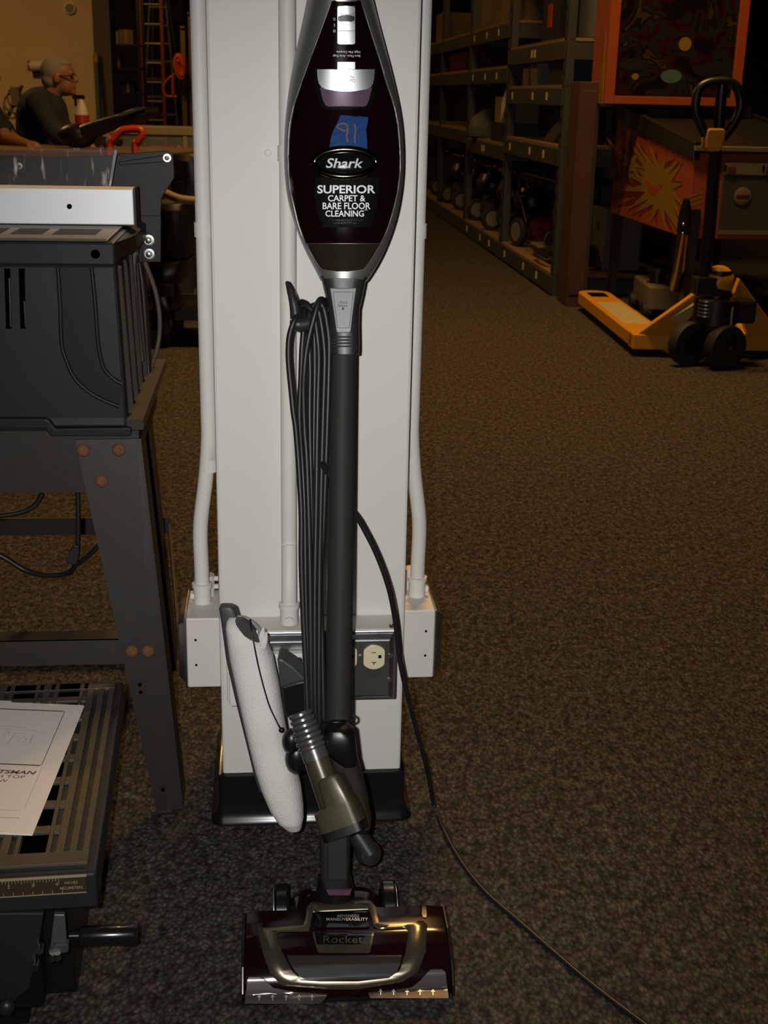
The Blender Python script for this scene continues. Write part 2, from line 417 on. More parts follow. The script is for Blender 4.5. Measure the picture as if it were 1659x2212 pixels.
VA = at(724, 1880, 1.285); VB = at(744, 480, 1.45)
vz = (VB-VA).normalized(); mid = at(744, 320, 1.46)-CAM
vy = (mid-mid.dot(vz)*vz).normalized(); vx = vy.cross(vz)
V0 = VA-vz*(VA.z/vz.z)
VF = frame(V0, vx, vy, vz); VFI = VF.inverted()
def vl(px, py, y=0.0): return VFI @ pl(px, py, VF @ V((0, y, 0)), vy)
vac = thing('stick_vacuum', 'tall dark maroon and silver stick vacuum leaning against the white column', 'vacuum cleaner', mw=VF)

# body silhouette (photo rows: y, left, right)
OUT = [(-70, 679, 790), (-30, 671, 798), (0, 664, 806), (60, 652, 821), (110, 640, 835), (163, 629, 849), (215, 621, 861), (250, 617, 868), (300, 613.5, 872.5), (345, 613, 873), (380, 614.5, 872), (411, 617, 868), (450, 624, 862), (483, 635, 853), (519, 648, 840.5), (539, 656, 832), (557, 665, 824.5), (575, 675, 814), (594, 688, 803), (606, 693, 794)]
rowz, rowc, roww = [], [], []
for (py, a, b) in OUT:
    p, q = vl(a, py), vl(b, py); rowz.append((p.z+q.z)/2); rowc.append((p.x+q.x)/2); roww.append((q.x-p.x)/2)
o_ = np.argsort(rowz); rowz = np.array(rowz)[o_]; rowc = np.array(rowc)[o_]; roww = np.array(roww)[o_]
zs_ = np.linspace(rowz[0], rowz[-1], 240)
def smoothed(vals):
    y = np.interp(zs_, rowz, vals); k = 13; yp = np.concatenate([np.full(k, y[0]), y, np.full(k, y[-1])])
    # keep the ends: extrapolate linearly
    yp[:k] = y[0]+(y[1]-y[0])*np.arange(-k, 0); yp[-k:] = y[-1]+(y[-1]-y[-2])*np.arange(1, k+1)
    return np.convolve(yp, np.ones(2*k+1)/(2*k+1), 'valid')
c_s, w_s = smoothed(rowc), smoothed(roww)
Ztop, Zbot = zs_[-1], zs_[0]
def bc(z): return float(np.interp(z, zs_, c_s))
def bw(z): return float(np.interp(z, zs_, w_s))
_fz = [Zbot, Zbot+0.03, Zbot+0.08, Zbot+0.15, Zbot+0.19, Zbot+0.24, Zbot+0.30, Ztop]
_fd = [0.028, 0.038, 0.046, 0.049, 0.052, 0.061, 0.074, 0.086]
_fs = np.interp(zs_, _fz, _fd); _fs = np.convolve(np.concatenate([np.full(20, _fs[0]), _fs, np.full(20, _fs[-1])]), np.ones(41)/41, 'valid')
def bf(z): return float(np.interp(z, zs_, _fs))
def front(x, z):
    t = min(1.0, abs((x-bc(z))/bw(z))); return -bf(z)*(1-t**2.6)**0.55 if t < 1 else 0.0
def bpt(px, py, off=0.0):
    y = -0.04
    for _ in range(14):
        p = vl(px, py, y); y = front(p.x, p.z)
    return V((p.x, y-off, p.z))
NS = 44; rings = []
for z in np.linspace(Zbot, Ztop, 60):
    c, wd, fd = bc(z), bw(z), bf(z); ring = []
    for k in range(NS):
        a = 2*math.pi*k/NS; t = math.cos(a); s_ = math.sin(a)
        if s_ <= 0: y = -fd*(1-min(1, abs(t))**2.6)**0.55 if abs(t) < 1 else 0
        else: y = 0.040*s_
        ring.append(V((c+wd*t, y, z)))
    rings.append(ring)
MB().loft(rings).build('body_shell', 'vac_silver', vac, smooth=50)

def rows_dense(rows, n):
    ys = np.array([r[0] for r in rows], float)
    yy = sorted(set(list(np.linspace(ys[0], ys[-1], n)) + list(ys)))
    return [(y, float(np.interp(y, ys, [r[1] for r in rows])), float(np.interp(y, ys, [r[2] for r in rows]))) for y in yy]
def decal(name, material, rows, off, parent=None, n=14, m=12, pt=bpt, smooth=50, thick=0.003, bevel=0.0):
    g = []
    for (y, a, b) in rows_dense(rows, n): g.append([pt(a+(b-a)*k/m, y, off) for k in range(m+1)])
    return MB().solid(g, (0, thick, 0)).build(name, material, parent or vac, smooth=smooth, bevel=bevel)
def ell_rows(cx, cy, rx, ry, n=16): return [(cy-ry*math.cos(math.pi*i/n), cx-rx*math.sin(math.pi*i/n)-0.01, cx+rx*math.sin(math.pi*i/n)+0.01) for i in range(n+1)]
INN = [(-60, 737, 768), (3, 717, 780), (60, 696, 798), (135, 668, 822.5), (183, 650, 837), (229, 634, 852), (268, 626, 860), (300, 623, 863), (338, 622, 865), (370, 622.5, 865), (411, 627, 860), (447, 635, 852), (485, 644, 841), (509, 652, 831.5), (526, 660, 822.5)]
decal('front_panel', 'vac_black', INN[1:], 0.0022, n=40, m=24)
for sd_ in (1, 2):
    MB().tube([bpt(r[sd_], r[0], 0.0022) for r in rows_dense(INN[1:], 40)+[(540, 667, 814), (552, 673.5, 807), (566, 682, 797.5), (581, 694, 786.5)]], 0.0004, 6).build('panel_trim', 'vac_silver', vac, smooth=60)
decal('handle_neck', 'vac_silver', [(-58, 728, 772), (-10, 719, 779), (0, 719.5, 778), (5, 728, 768)], 0.003, n=8)
decal('chrome_nose', 'vac_dark_chrome', [(527, 660.5, 822), (540, 667, 814), (552, 673.5, 807), (566, 682, 797.5), (581, 694, 786.5), (584, 708, 772), (586.5, 728, 752)], 0.0026, n=14, m=18)
# power switch
sw = decal('power_switch', 'vac_button', [(15, 731, 765), (18, 729, 767), (95, 729, 767), (97.5, 733, 763)], 0.0030, n=10)
decal('thumb_pad', 'bright_silver', ell_rows(748, 25, 19, 9.5), 0.0052, sw, n=10, m=8)
decal('thumb_pad', 'bright_silver', [(50, 740, 756), (53, 733, 763), (57, 729.5, 766.5), (69, 729.2, 766.8)], 0.0060, sw, n=8, m=8)
decal('slide_groove', 'vac_grey', [(35, 738, 758), (38, 730, 766), (46, 730, 766), (50, 740, 756)], 0.0036, sw, n=8, m=8)
# motor door
decal('door_rim', 'emblem_black', [(150, 677, 816), (185, 680, 813), (215, 688, 808), (232, 694, 802), (238, 702, 794)], 0.0028, n=12)
decal('door_window', 'vac_window', [(190, 691, 804), (215, 696, 798), (228, 702, 793), (232, 708, 787)], 0.0040, n=10, bevel=0.0006)
bt = decal('door_button', 'vac_button', [(137, 729, 767), (152.4, 729, 767), (152.8, 685, 809), (170, 686, 808), (182, 688.5, 806), (190, 694, 801), (195, 702, 793), (199, 722, 773), (201, 738, 757)], 0.0062, n=20, m=16, thick=0.006)
def pbox(x0, x1, y0, y1, off): return lambda u, v: bpt(x0+(x1-x0)*u, y1+(y0-y1)*v, off)
text('button_print', 'Motor', pbox(754, 764, 167, 173, 0.0065), 'vac_grey', bt, flip=True)
text('button_print', 'Clean', pbox(754, 767, 174, 181, 0.0065), 'vac_grey', bt, flip=True)
text('panel_print', 'High Pile Carpets', pbox(727, 778, 110, 116.5, 0.0027), 'label_white', vac, flip=True)
text('panel_print', 'Bare Floor, Area Rugs', pbox(719, 778, 118.5, 125, 0.0027), 'label_white', vac, flip=True)
text('panel_print', 'O', pbox(720, 724.5, 40, 46, 0.0027), 'label_white', vac)
text('panel_print', 'I', pbox(721.6, 723, 53, 59, 0.0027), 'label_white', vac)
text('panel_print', 'II', pbox(720.2, 724.3, 65.5, 71.5, 0.0027), 'label_white', vac)
# emblem
em = decal('emblem', 'emblem_rim', ell_rows(745.5, 353.5, 72, 33), 0.0045, n=20, m=18, bevel=0.001)
g = []
for (y, a, b) in ell_rows(747, 354, 61, 25, 20):
    g.append([bpt(a+(b-a)*k/18, y, 0.0050+0.0035*math.sqrt(max(0, 1-((a+(b-a)*k/18-747)/61.1)**2-((y-354)/25.1)**2))) for k in range(19)])
MB().solid(g, (0, 0.003, 0)).build('emblem_face', 'emblem_black', em, smooth=60)
MB().tube([bpt(745.8+66.5*math.cos(t), 353.6+29.3*math.sin(t), 0.0048) for t in [2*math.pi*k/48 for k in range(49)]], 0.0042, 12, caps=False).build('emblem_ring', 'emblem_chrome', em, smooth=60)
text('emblem_lettering', 'Shark', pbox(704, 784, 345, 366, 0.0090), 'emblem_silver', em, bold=0.014, shear=0.22)
# label
lb = decal('label', 'label_black', [(384, 681, 817), (400, 680, 818), (430, 680.5, 817), (455, 684, 813), (475, 691, 807), (488, 696, 802), (492, 699, 798)], 0.0029, n=16, m=14)
text('label_print', 'SUPERIOR', pbox(685.5, 810.5, 401, 419, 0.0035), 'label_white', lb, bold=0.022)
text('label_print', 'CARPET &', pbox(708.5, 789, 422.5, 436, 0.0035), 'label_white', lb, bold=0.016)
text('label_print', 'BARE FLOOR', pbox(697, 800, 438.5, 453, 0.0035), 'label_white', lb, bold=0.016)
text('label_print', 'CLEANING', pbox(703, 786, 455.5, 469, 0.0035), 'label_white', lb, bold=0.016)
text('label_print', '***', pbox(787, 794, 453, 456, 0.0035), 'label_white', lb)
text('label_print', '** As compared to the HV300 based', pbox(711, 783, 474, 479, 0.0035), 'nozzle_window', lb)
text('label_print', 'on the ASTM F1977 test', pbox(721, 770, 480, 484.5, 0.0035), 'nozzle_window', lb)
# handle above the frame: bends back into a grip
p0 = V((bc(Ztop), -0.030, Ztop-0.01))
MB().tube([p0, p0+V((0, -0.005, 0.03)), p0+V((0, -0.012, 0.07)), p0+V((0, -0.022, 0.11)), p0+V((0, -0.035, 0.15)), p0+V((0, -0.04, 0.17))], [0.040, 0.026, 0.018, 0.017, 0.018, 0.014], 18, smoothpts=4).build('handle', 'vac_grey', vac, smooth=60)

# neck and wand
NECK = [(600, 690, 797), (608, 695, 790), (640, 702.5, 783.5), (668, 708, 777), (700, 710.5, 776), (752, 712, 776.5), (766, 714, 775.5)]
rings = []
for (y, a, b) in rows_dense(NECK, 12):
    p, q = vl(a, y), vl(b, y); c, wd, z = (p.x+q.x)/2, (q.x-p.x)/2, (p.z+q.z)/2; ring = []
    for k in range(28):
        an = 2*math.pi*k/28; cs, sn = math.cos(an), math.sin(an)
        ring.append(V((c+wd*math.copysign(abs(cs)**0.6, cs), 0.024*math.copysign(abs(sn)**0.6, sn), z)))
    rings.append(ring)
MB().loft(rings).build('neck', 'vac_grey', vac, smooth=50)
def npt(px, py, off=0.0):
    o = off+0.009*max(0.0, min(1.0, (py-618)/100)) if 618 < py < 721 else off; p = vl(px, py, -0.024-o); return V((p.x, -0.024-o, p.z))
rb = decal('wand_release', 'release_silver', [(622, 712.5, 770), (640, 715.5, 767), (680, 721.5, 762), (715, 726.5, 758), (718.5, 729, 755)], 0.004, pt=npt, n=8, thick=0.006, bevel=0.001)
decal('release_face', 'release_silver', [(630, 719, 764), (680, 725, 758.5), (709, 729, 755)], 0.0052, rb, pt=npt, n=6, bevel=0.0008)
nb = lambda x0, x1, y0, y1: (lambda u, v: npt(x0+(x1-x0)*u, y1+(y0-y1)*v, 0.0056))
text('button_print', 'Wand', nb(733, 750, 650, 656), 'vac_grey', rb)
text('button_print', 'Release', nb(730, 750, 657, 663), 'vac_grey', rb)
decal('release_dot', 'vac_grey', ell_rows(741, 667, 2.4, 2.4, 8), 0.0058, rb, pt=npt, n=6, m=4, thick=0.001)
for k in range(4):
    y = 726+6.8*k; decal('grip_ridge', 'vac_grey', [(y, 717, 758), (y+3.2, 717, 758)], 0.0035, pt=npt, n=2, m=4, thick=0.006, bevel=0.0008)
wt, wb = vl(741.5, 755), vl(730, 1600)
MB().tube([wt, wb], [0.0152, 0.0154], 32).build('wand', 'vac_tube', vac, smooth=60)
# cord hook
def vp(px, py, y): return vl(px, py, y)
hk = MB(); path = [(620, 609, -0.004), (627, 628, -0.008), (633, 648, -0.010), (637, 668, -0.010), (639, 688, -0.010)]
hk.tube([vp(*q) for q in path], [0.0022, 0.0042, 0.0052, 0.0060, 0.0066], 12, smoothpts=4)
hk.tube([vp(639, 690, -0.010), vp(642, 700, -0.010), vp(660, 700, -0.008), vp(712, 688, -0.002)], [0.0066, 0.0085, 0.0085, 0.008], 12, smoothpts=4)
hk.build('cord_hook', 'vac_grey', vac, smooth=60)
# the wound power cord
ST = [
 [(668, 668, .012), (650, 668, -.004), (637, 690, -.016), (626, 723, -.016), (623, 760, -.014), (625, 800, -.012), (630, 850, -.010), (634, 890, -.009), (639, 925, -.008), (645, 1000, -.006), (651, 1110, -.006), (651, 1200, -.006), (654, 1300, -.006), (661, 1450, -.006), (666, 1560, -.006), (674, 1590, .002)],
 [(672, 662, .014), (660, 664, .004), (656, 690, -.006), (655, 719, -.006), (652, 760, -.006), (650, 820, -.008), (647, 880, -.006), (648, 925, -.004), (653, 1000, 0), (658, 1110, -.002), (661, 1300, -.004), (669, 1500, -.004), (676, 1590, .002)],
 [(706, 662, .004), (698, 648, -.010), (689, 650, -.020), (681, 676, -.024), (669.5, 719, -.024), (661.5, 760, -.022), (657.5, 800, -.020), (655.5, 850, -.016), (658, 930, -.012), (663, 1000, -.012), (669, 1200, -.012), (673, 1500, -.012), (680, 1590, 0)],
 [(690, 662, .010), (678, 668, -.014), (682, 699, -.018), (687, 740, -.018), (689, 780, -.016), (687, 850, -.014), (685, 950, -.014), (683, 1100, -.014), (680, 1300, -.014), (681, 1530, -.014), (686, 1590, 0)],
 [(696, 655, .004), (686, 662, -.014), (691, 683, -.016), (697, 719, -.016), (701, 760, -.016), (701, 800, -.016), (698, 900, -.014), (694, 1050, -.012), (690, 1250, -.010), (689, 1530, -.012), (692, 1590, 0)],
 [(704, 650, .004), (694, 656, -.012), (701, 672, -.012), (709, 719, -.012), (711, 760, -.012), (709, 850, -.012), (704, 1000, -.010), (698, 1150, -.006), (692, 1260, -.004), (696, 1400, -.006), (699, 1540, -.006), (702, 1590, 0)],
 [(684, 660, .016), (672, 664, .010), (667, 700, .004), (670, 800, .004), (669, 900, .004), (672, 1050, .004), (676, 1250, .004), (683, 1500, .004), (690, 1590, .004)],
 [(690, 655, .016), (680, 662, .010), (679, 700, .006), (680, 800, .008), (678, 950, .008), (677, 1150, .006), (684, 1350, .004), (692, 1560, .004)],
]
cdm = MB()
for s_ in ST: cdm.tube([vp(*q) for q in s_], 0.0034, 9, smoothpts=6)
cdm.tube([vp(640, 662, .002), vp(652, 652, -.012), vp(664, 662, -.018), vp(676, 672, -.020)], 0.0034, 9, smoothpts=6)
# free end over the floor
TR = [(698, 1000, 1.372), (708, 1045, 1.385), (735, 1082, 1.402), (764, 1108, 1.405), (785, 1140, 1.41), (815, 1200, 1.415), (840, 1270, 1.42), (854, 1340, 1.43), (863, 1420, 1.44), (880, 1500, 1.455), (903, 1590, 1.49), (923, 1660, 1.52)]
wp = [VFI @ at(*q) for q in TR]
for (px, py) in [(937, 1735), (957, 1790), (990, 1852), (1043, 1922), (1120, 1990), (1200, 2060), (1270, 2120), (1350, 2182), (1430, 2240), (1540, 2310)]: wp.append(VFI @ fl(px, py, 0.0036))
cdm.tube(wp, 0.0034, 9, smoothpts=6)
cdm.build('power_cord', 'cord_black', vac, smooth=60)

# ---- floor head
NE = (fl(975, 2160)-fl(528, 2178)); NE.z = 0; NE.normalize(); NB = EZ.cross(NE)
NO = (fl(975, 2160)+fl(528, 2178))/2
NF = frame(NO, NE, NB, EZ); NFI = NF.inverted(); N2V = VFI @ NF
NW = (fl(975, 2160)-fl(528, 2178)).length/2
rear = NFI @ fl(520, 1968, 0.056); ND = rear.y
_ty = [0.0, 0.002, 0.008, 0.018, 0.034, 0.055, 0.08, ND]; _tz = [0.016, 0.020, 0.030, 0.040, 0.049, 0.054, 0.056, 0.056]
def ntop(y): return float(np.interp(y, _ty, _tz))
def nt_pt(px, py, off=0.0):
    z = 0.04
    for _ in range(25):
        p = NFI @ fl(px, py, z); z = 0.5*z+0.5*ntop(p.y)
    p = NFI @ fl(px, py, z)
    return N2V @ (V((p.x, p.y, z))+V((0, -0.35*off if p.y < 0.03 else 0, off)))
g = []
for k in range(15):
    x = -NW+2*NW*k/14; e = 0.002 if k in (0, 14) else 0
    g.append([N2V @ V((x, y, ntop(y)-e)) for y in np.linspace(0, ND, 26)] + [N2V @ V((x, ND, 0.006)), N2V @ V((x, 0.004, 0.006)), N2V @ V((x, 0, 0.010))])
nz = MB().loft([list(r) for r in g]).build('floor_nozzle', 'nozzle_plum', vac, smooth=40, bevel=0.0015)
def n_decal(name, material, rows, off, parent=None, n=12, m=12, **kw): return decal(name, material, rows, off, parent or nz, n, m, pt=nt_pt, **kw)
MB().add([N2V @ V((s*(NW-0.001), y, z)) for s in (-1, 1) for y in (0.004, ND-0.002) for z in (0.0, 0.009)], [(0, 1, 3, 2), (4, 6, 7, 5), (0, 2, 6, 4), (1, 5, 7, 3), (0, 4, 5, 1), (2, 3, 7, 6)]).build('bumper', 'rubber_black', nz, smooth=0)
for s in (-1, 1):
    MB().add([N2V @ V((s*NW+q, y, z)) for q in (0, s*0.0035) for (y, z) in ((0.0, 0.004), (ND, 0.004), (ND, 0.054), (0.06, 0.053), (0.02, 0.040), (0.0, 0.018))],
             [(0, 1, 2, 3, 4, 5), (6, 7, 8, 9, 10, 11)] + [(i, (i+1) % 6, 6+(i+1) % 6, 6+i) for i in range(6)]).build('end_cap', 'rubber_black', nz, smooth=0, bevel=0.001)
FO = [(555, 2008), (606, 2004.5), (655, 2001), (660, 1985), (662, 1962), (675, 1948), (735, 1945), (796, 1944), (813, 1962), (817, 1985), (820, 1995), (868, 1993), (916, 1991.5), (923, 1998), (920, 2057), (903, 2099), (870, 2122), (773, 2138), (708, 2138), (610, 2130), (584, 2105), (568, 2060)]
FI = [(597, 2019), (605, 2014), (668, 2012.5), (672, 2000), (674, 1985), (677, 1971), (735, 1968), (795, 1965.5), (799, 1975), (803, 1990), (806, 2002), (820, 2008.5), (876, 2006), (882, 2011), (876, 2057), (861, 2099), (838, 2115), (773, 2122), (692, 2122), (653, 2120), (633, 2099), (610, 2057)]
def dens(L, k=4):
    out = []
    for i in range(len(L)):
        a, b = L[i], L[(i+1) % len(L)]
        for j in range(k): out.append((a[0]+(b[0]-a[0])*j/k, a[1]+(b[1]-a[1])*j/k))
    return out
A, B = dens(FO), dens(FI); g = []
for q in range(len(A)+1):
    a, b = A[q % len(A)], B[q % len(A)]
    g.append([nt_pt(a[0], a[1], 0.0003), nt_pt(a[0]+(b[0]-a[0])*.06, a[1]+(b[1]-a[1])*.06, 0.0024), nt_pt(a[0]+(b[0]-a[0])*.5, a[1]+(b[1]-a[1])*.5, 0.003), nt_pt(a[0]+(b[0]-a[0])*.94, a[1]+(b[1]-a[1])*.94, 0.0024), nt_pt(*b, 0.0003)])
MB().grid(g).build('nozzle_frame', 'nozzle_gold', nz, smooth=60)
n_decal('brush_window', 'nozzle_window', [(2066, 620, 868), (2085, 628, 864), (2100, 638, 857), (2112, 650, 842), (2117, 660, 830)], 0.0012)
bd = n_decal('nozzle_badge', 'emblem_black', [(1974, 680, 793), (2002, 680, 798), (2006, 683, 796)], 0.0020, n=4)
n_text = lambda x0, x1, y0, y1, off: (lambda u, v: nt_pt(x0+(x1-x0)*u, y1+(y0-y1)*v, off))
text('badge_print', 'ADVANCED', n_text(728, 776, 1979, 1984.5, 0.0024), 'bright_silver', bd, bold=0.01)
text('badge_print', 'MANEUVERABILITY', n_text(705, 795, 1986, 1992.5, 0.0024), 'bright_silver', bd, bold=0.01)
rp = n_decal('rocket_plate', 'nozzle_gold', [(2018, 675, 808), (2040, 680, 804), (2058, 686, 800), (2061, 690, 796)], 0.0020, n=6)
n_decal('plate_face', 'emblem_black', [(2020, 680, 803), (2044, 684, 799)], 0.0026, rp, n=4)
text('plate_print', 'Rocket', n_text(698, 784, 2026, 2042, 0.0031), 'nozzle_gold', rp, bold=0.008)
for (rows, xs) in (([(2113, 537, 562), (2117, 535, 570), (2136, 533, 590), (2146, 531, 640), (2152, 530, 706), (2160, 530, 702), (2170, 529, 692)], (560, 589, 618, 646, 674)),
                   ([(2097, 930, 955), (2102, 924, 962), (2120, 908, 964), (2135, 890, 966), (2143, 850, 967), (2148, 796, 968), (2158, 800, 969)], (822, 850, 879, 907, 935))):
    fp = n_decal('front_window', 'nozzle_clear', rows, 0.0016, n=12)
    for i, x in enumerate(xs):
        y = (2158, 2146)[rows[0][0] == 2097]
        mk = MB(); mk.add([nt_pt(x-1.0, y+6, 0.0022), nt_pt(x+1.0, y+6, 0.0022), nt_pt(x+1.0, y-4, 0.0022), nt_pt(x-1.0, y-4, 0.0022), nt_pt(x-4.5, y-1, 0.0022), nt_pt(x, y-8, 0.0022), nt_pt(x+4.5, y-1, 0.0022)], [(0, 1, 2, 3), (4, 6, 5)])
        mk.build('arrow_mark', 'bright_silver', fp, smooth=0, fix=False)
n_decal('side_slot', 'nozzle_gold', [(1960, 912, 920), (1975, 911, 922), (1983, 914, 921)], 0.001, n=4, m=4)
# rear hump, wheels and swivel neck
hp = MB(); R = []
for (y, hw_, zt_) in [(ND-0.012, 0.066, 0.054), (ND+0.005, 0.063, 0.055), (ND+0.03, 0.058, 0.055), (ND+0.05, 0.050, 0.050), (ND+0.06, 0.038, 0.040)]:
    R.append([N2V @ V((-0.010+hw_*math.copysign(abs(math.cos(a))**0.5, math.cos(a)), y, 0.006+(zt_-0.006)*(0.5+0.5*math.copysign(abs(math.sin(a))**0.5, math.sin(a))))) for a in [2*math.pi*k/24 for k in range(24)]])
hp.loft(R).build('rear_housing', 'nozzle_plum', vac, smooth=45)
for s, lx in ((-1, -0.075), (1, 0.055)):
    c = V((lx, ND+0.026, 0.034))
    wh = MB().lathe(N2V @ c, N2V.to_3x3() @ V((1, 0, 0)), [(-0.009, 0.020), (-0.009, 0.030), (-0.006, 0.0335), (0.006, 0.0335), (0.009, 0.030), (0.009, 0.020)], 28).build('rear_wheel', 'rubber_black', vac, smooth=40)
    MB().lathe(N2V @ (c+V((s*0.0092, 0, 0))), N2V.to_3x3() @ V((1, 0, 0)), [(-0.0006, 0.029), (0.0006, 0.029)], 28).build('wheel_rim', 'vac_button', wh, smooth=40)
nk = MB(); R = []
for (y, a, b, d) in [(1600, 711, 752, .016), (1700, 702, 758, .022), (1790, 690, 757, .024), (1850, 690, 756, .024), (1890, 692, 755, .022), (1915, 700, 754, .018)]:
    p, q = vl(a, y, 0), vl(b, y, 0); c, wd, z = (p.x+q.x)/2, (q.x-p.x)/2, (p.z+q.z)/2
    R.append([V((c+wd*math.copysign(abs(math.cos(t_))**0.5, math.cos(t_)), d*math.copysign(abs(math.sin(t_))**0.5, math.sin(t_)), z)) for t_ in [2*math.pi*k/24 for k in range(24)]])
nk.loft(R).build('swivel_neck', 'vac_grey', vac, smooth=45)
R = []
for y in (1795, 1830, 1870, 1903):
    p, q = vl(707, y, -.026), vl(751, y, -.026); R.append([p, q])
MB().solid(R, (0, 0.006, 0)).build('neck_plate', 'vac_grey', vac, smooth=0, bevel=0.002)
decal('release_clip', 'clip_purple', [(1921, 705, 760), (1928, 707, 758), (1934, 711, 755)], 0.003, nz, pt=lambda a, b, o=0: VFI @ at(a, b, 1.262), n=3, m=4)
c = VFI @ at(800, 1845, 1.31)
MB().lathe(c, (0.5, -0.8, 0.1), [(-0.018, 0.012), (-0.004, 0.016), (0.003, 0.014), (0.006, 0.006)], 18).tube([c, VFI @ at(770, 1800, 1.32)], 0.012, 12).build('swivel_knob', 'vac_grey', vac, smooth=50)
MB().cyl(VFI @ at(722, 1890, 1.29), VFI @ at(724, 1935, 1.285), 0.02, 0.024, 20).build('swivel_collar', 'rubber_black', vac, smooth=50)

# blue tape flag with a hand-written number
g = []
TP = [(250, 735, 795), (262, 731, 795), (271, 726, 793.5), (281, 721, 790.5), (295, 716, 792), (310, 713, 793), (327, 711, 794)]
TB = VF
tp = thing('tape_flag', 'torn blue masking tape with an orange handwritten number on the vacuum', 'tape', mw=TB @ Matrix.Translation(bpt(752, 327, 0.004)))
TPI = Matrix.Translation(-bpt(752, 327, 0.004))
g = [[TPI @ (bpt(a+(b-a)*k/12, y+(4*k/12 if i == 0 else 0), 0.0032+0.0008*math.sin(y*0.3+k*0.9))) for k in range(13)] for i, (y, a, b) in enumerate(rows_dense(TP, 16))]
MB().solid(g, (0, 0.0006, 0)).build('tape', 'tape_blue', tp, smooth=60)
def stroke(pts, wpx, name):
    pts = spline([V((a, b, 0)) for a, b in pts], 6); g = []
    for i, p in enumerate(pts):
        d = (pts[min(i+1, len(pts)-1)]-pts[max(i-1, 0)]).normalized(); n = V((-d.y, d.x, 0))*wpx
        g.append([TPI @ bpt(p.x+n.x, p.y+n.y, 0.0049), TPI @ bpt(p.x-n.x, p.y-n.y, 0.0049)])
    MB().grid(g).build(name, 'marker_orange', tp, smooth=0, fix=False)
stroke([(751, 281), (744, 284), (736, 281), (728, 276), (734, 270), (743, 269), (750, 273), (751, 284), (749, 296), (751, 308)], 1.5, 'digit')
stroke([(766, 270), (768, 284), (766, 296), (767, 311)], 1.5, 'digit')

# ------------------------------------------------------------------ tools tied to the wand
mat('pad_white', (0.74, 0.72, 0.69), 0.95, bump=(620, 0.7, 0.002), noise=(9, 0.35, (0.60, 0.56, 0.50)), spec=0.1)
mat('gunmetal', (0.075, 0.063, 0.038), 0.32, 0.35)
mat('gunmetal_dark', (0.030, 0.026, 0.019), 0.35, 0.2)
mat('hose_grey', (0.12, 0.115, 0.115), 0.28, 0.5)
mat('tool_grey', (0.045, 0.046, 0.046), 0.5)
mat('tie_black', (0.006, 0.006, 0.006), 0.35)
def rowloft(rows, pw=1.0, n=24, dense=0, up=None):
    """rows: (y, left, right, depth Y, half thickness) in photo pixels and metres"""
    if dense:
        ys = [r[0] for r in rows]; yy = sorted(set(list(np.linspace(ys[0], ys[-1], dense))+ys))
        rows = [(y,)+tuple(float(np.interp(y, ys, [r[c] for r in rows])) for c in range(1, 5)) for y in yy]
    R = []
    for (y, a, b, Y, d) in rows:
        p, q = at(a, y, Y), at(b, y, Y); c = (p+q)/2; hx = (q-p)/2
        R.append([c+hx*math.copysign(abs(math.cos(t))**pw, math.cos(t))+V((0, d*math.copysign(abs(math.sin(t))**pw, math.sin(t)), 0)) for t in [2*math.pi*k/n for k in range(n)]])
    return MB().loft(R)
fm = thing('floor_mop_tool', 'upright floor tool with a fluffy white pad tied beside the vacuum wand', 'vacuum attachment', at(640, 1790, 1.34))
PAD = [(1333, 496, 520, 1.395, .006), (1340, 490, 536, 1.395, .016), (1352, 488, 552, 1.393, .022), (1380, 491, 574, 1.39, .025), (1420, 497, 590, 1.387, .026), (1480, 510, 603, 1.38, .027), (1540, 523, 612, 1.375, .028), (1600, 537, 622, 1.37, .028), (1660, 552, 640, 1.362, .028), (1700, 565, 650, 1.358, .027), (1740, 582, 655, 1.354, .025), (1765, 598, 656, 1.351, .022), (1785, 618, 652, 1.35, .014), (1792, 628, 645, 1.35, .005)]
rowloft(PAD, 0.8, 28, 40).build('pad', 'pad_white', fm, world=True, smooth=70)
PLT = [(1308, 475, 503, 1.402, .008), (1312, 474, 509, 1.402, .009), (1345, 479, 520, 1.402, .009), (1420, 489, 540, 1.40, .010), (1500, 507, 560, 1.395, .010), (1600, 532, 580, 1.385, .010), (1670, 549, 590, 1.375, .010), (1705, 560, 600, 1.37, .008)]
rowloft(PLT, 0.5, 20).build('base_plate', 'tool_grey', fm, world=True, smooth=40)
g = []
for (y, a, b) in [(1341, 508, 522), (1350, 510, 538), (1362, 518, 548), (1374, 528, 556), (1382, 540, 560), (1388, 554, 562)]:
    g.append([at(a+(b-a)*k/4, y, 1.3675) for k in range(5)])
MB().solid(g, (0, 0.012, 0)).build('pad_opening', 'tool_grey', fm, world=True, smooth=0)
for (x, y0) in ((552, 1372), (566, 1366), (572, 1375)):
    MB().tube([at(x-4, y0+22, 1.372), at(x, y0+6, 1.372), at(x+3, y0-10, 1.376)], [0.005, 0.004, 0.0015], 8, smoothpts=3).build('pad_tuft', 'pad_white', fm, world=True)
MB().prism([at(*q, 1.366) for q in [(607, 1484), (640, 1474), (661, 1470), (672, 1500), (668, 1546), (622, 1554), (612, 1540)]], (0, 0.036, 0)).build('neck', 'tie_black', fm, world=True, smooth=0, bevel=0.003)
MB().prism([at(*q, 1.362) for q in [(598, 1422), (612, 1425), (634, 1441), (664, 1470), (642, 1476), (606, 1487)]], (0, 0.034, 0)).build('neck_top', 'tool_grey', fm, world=True, smooth=0, bevel=0.003)
MB().sphere(at(630, 1602, 1.345), (0.012, 0.012, 0.017)).sphere(at(640, 1640, 1.345), (0.014, 0.012, 0.02)).build('swivel_joint', 'tie_black', fm, world=True, smooth=60)

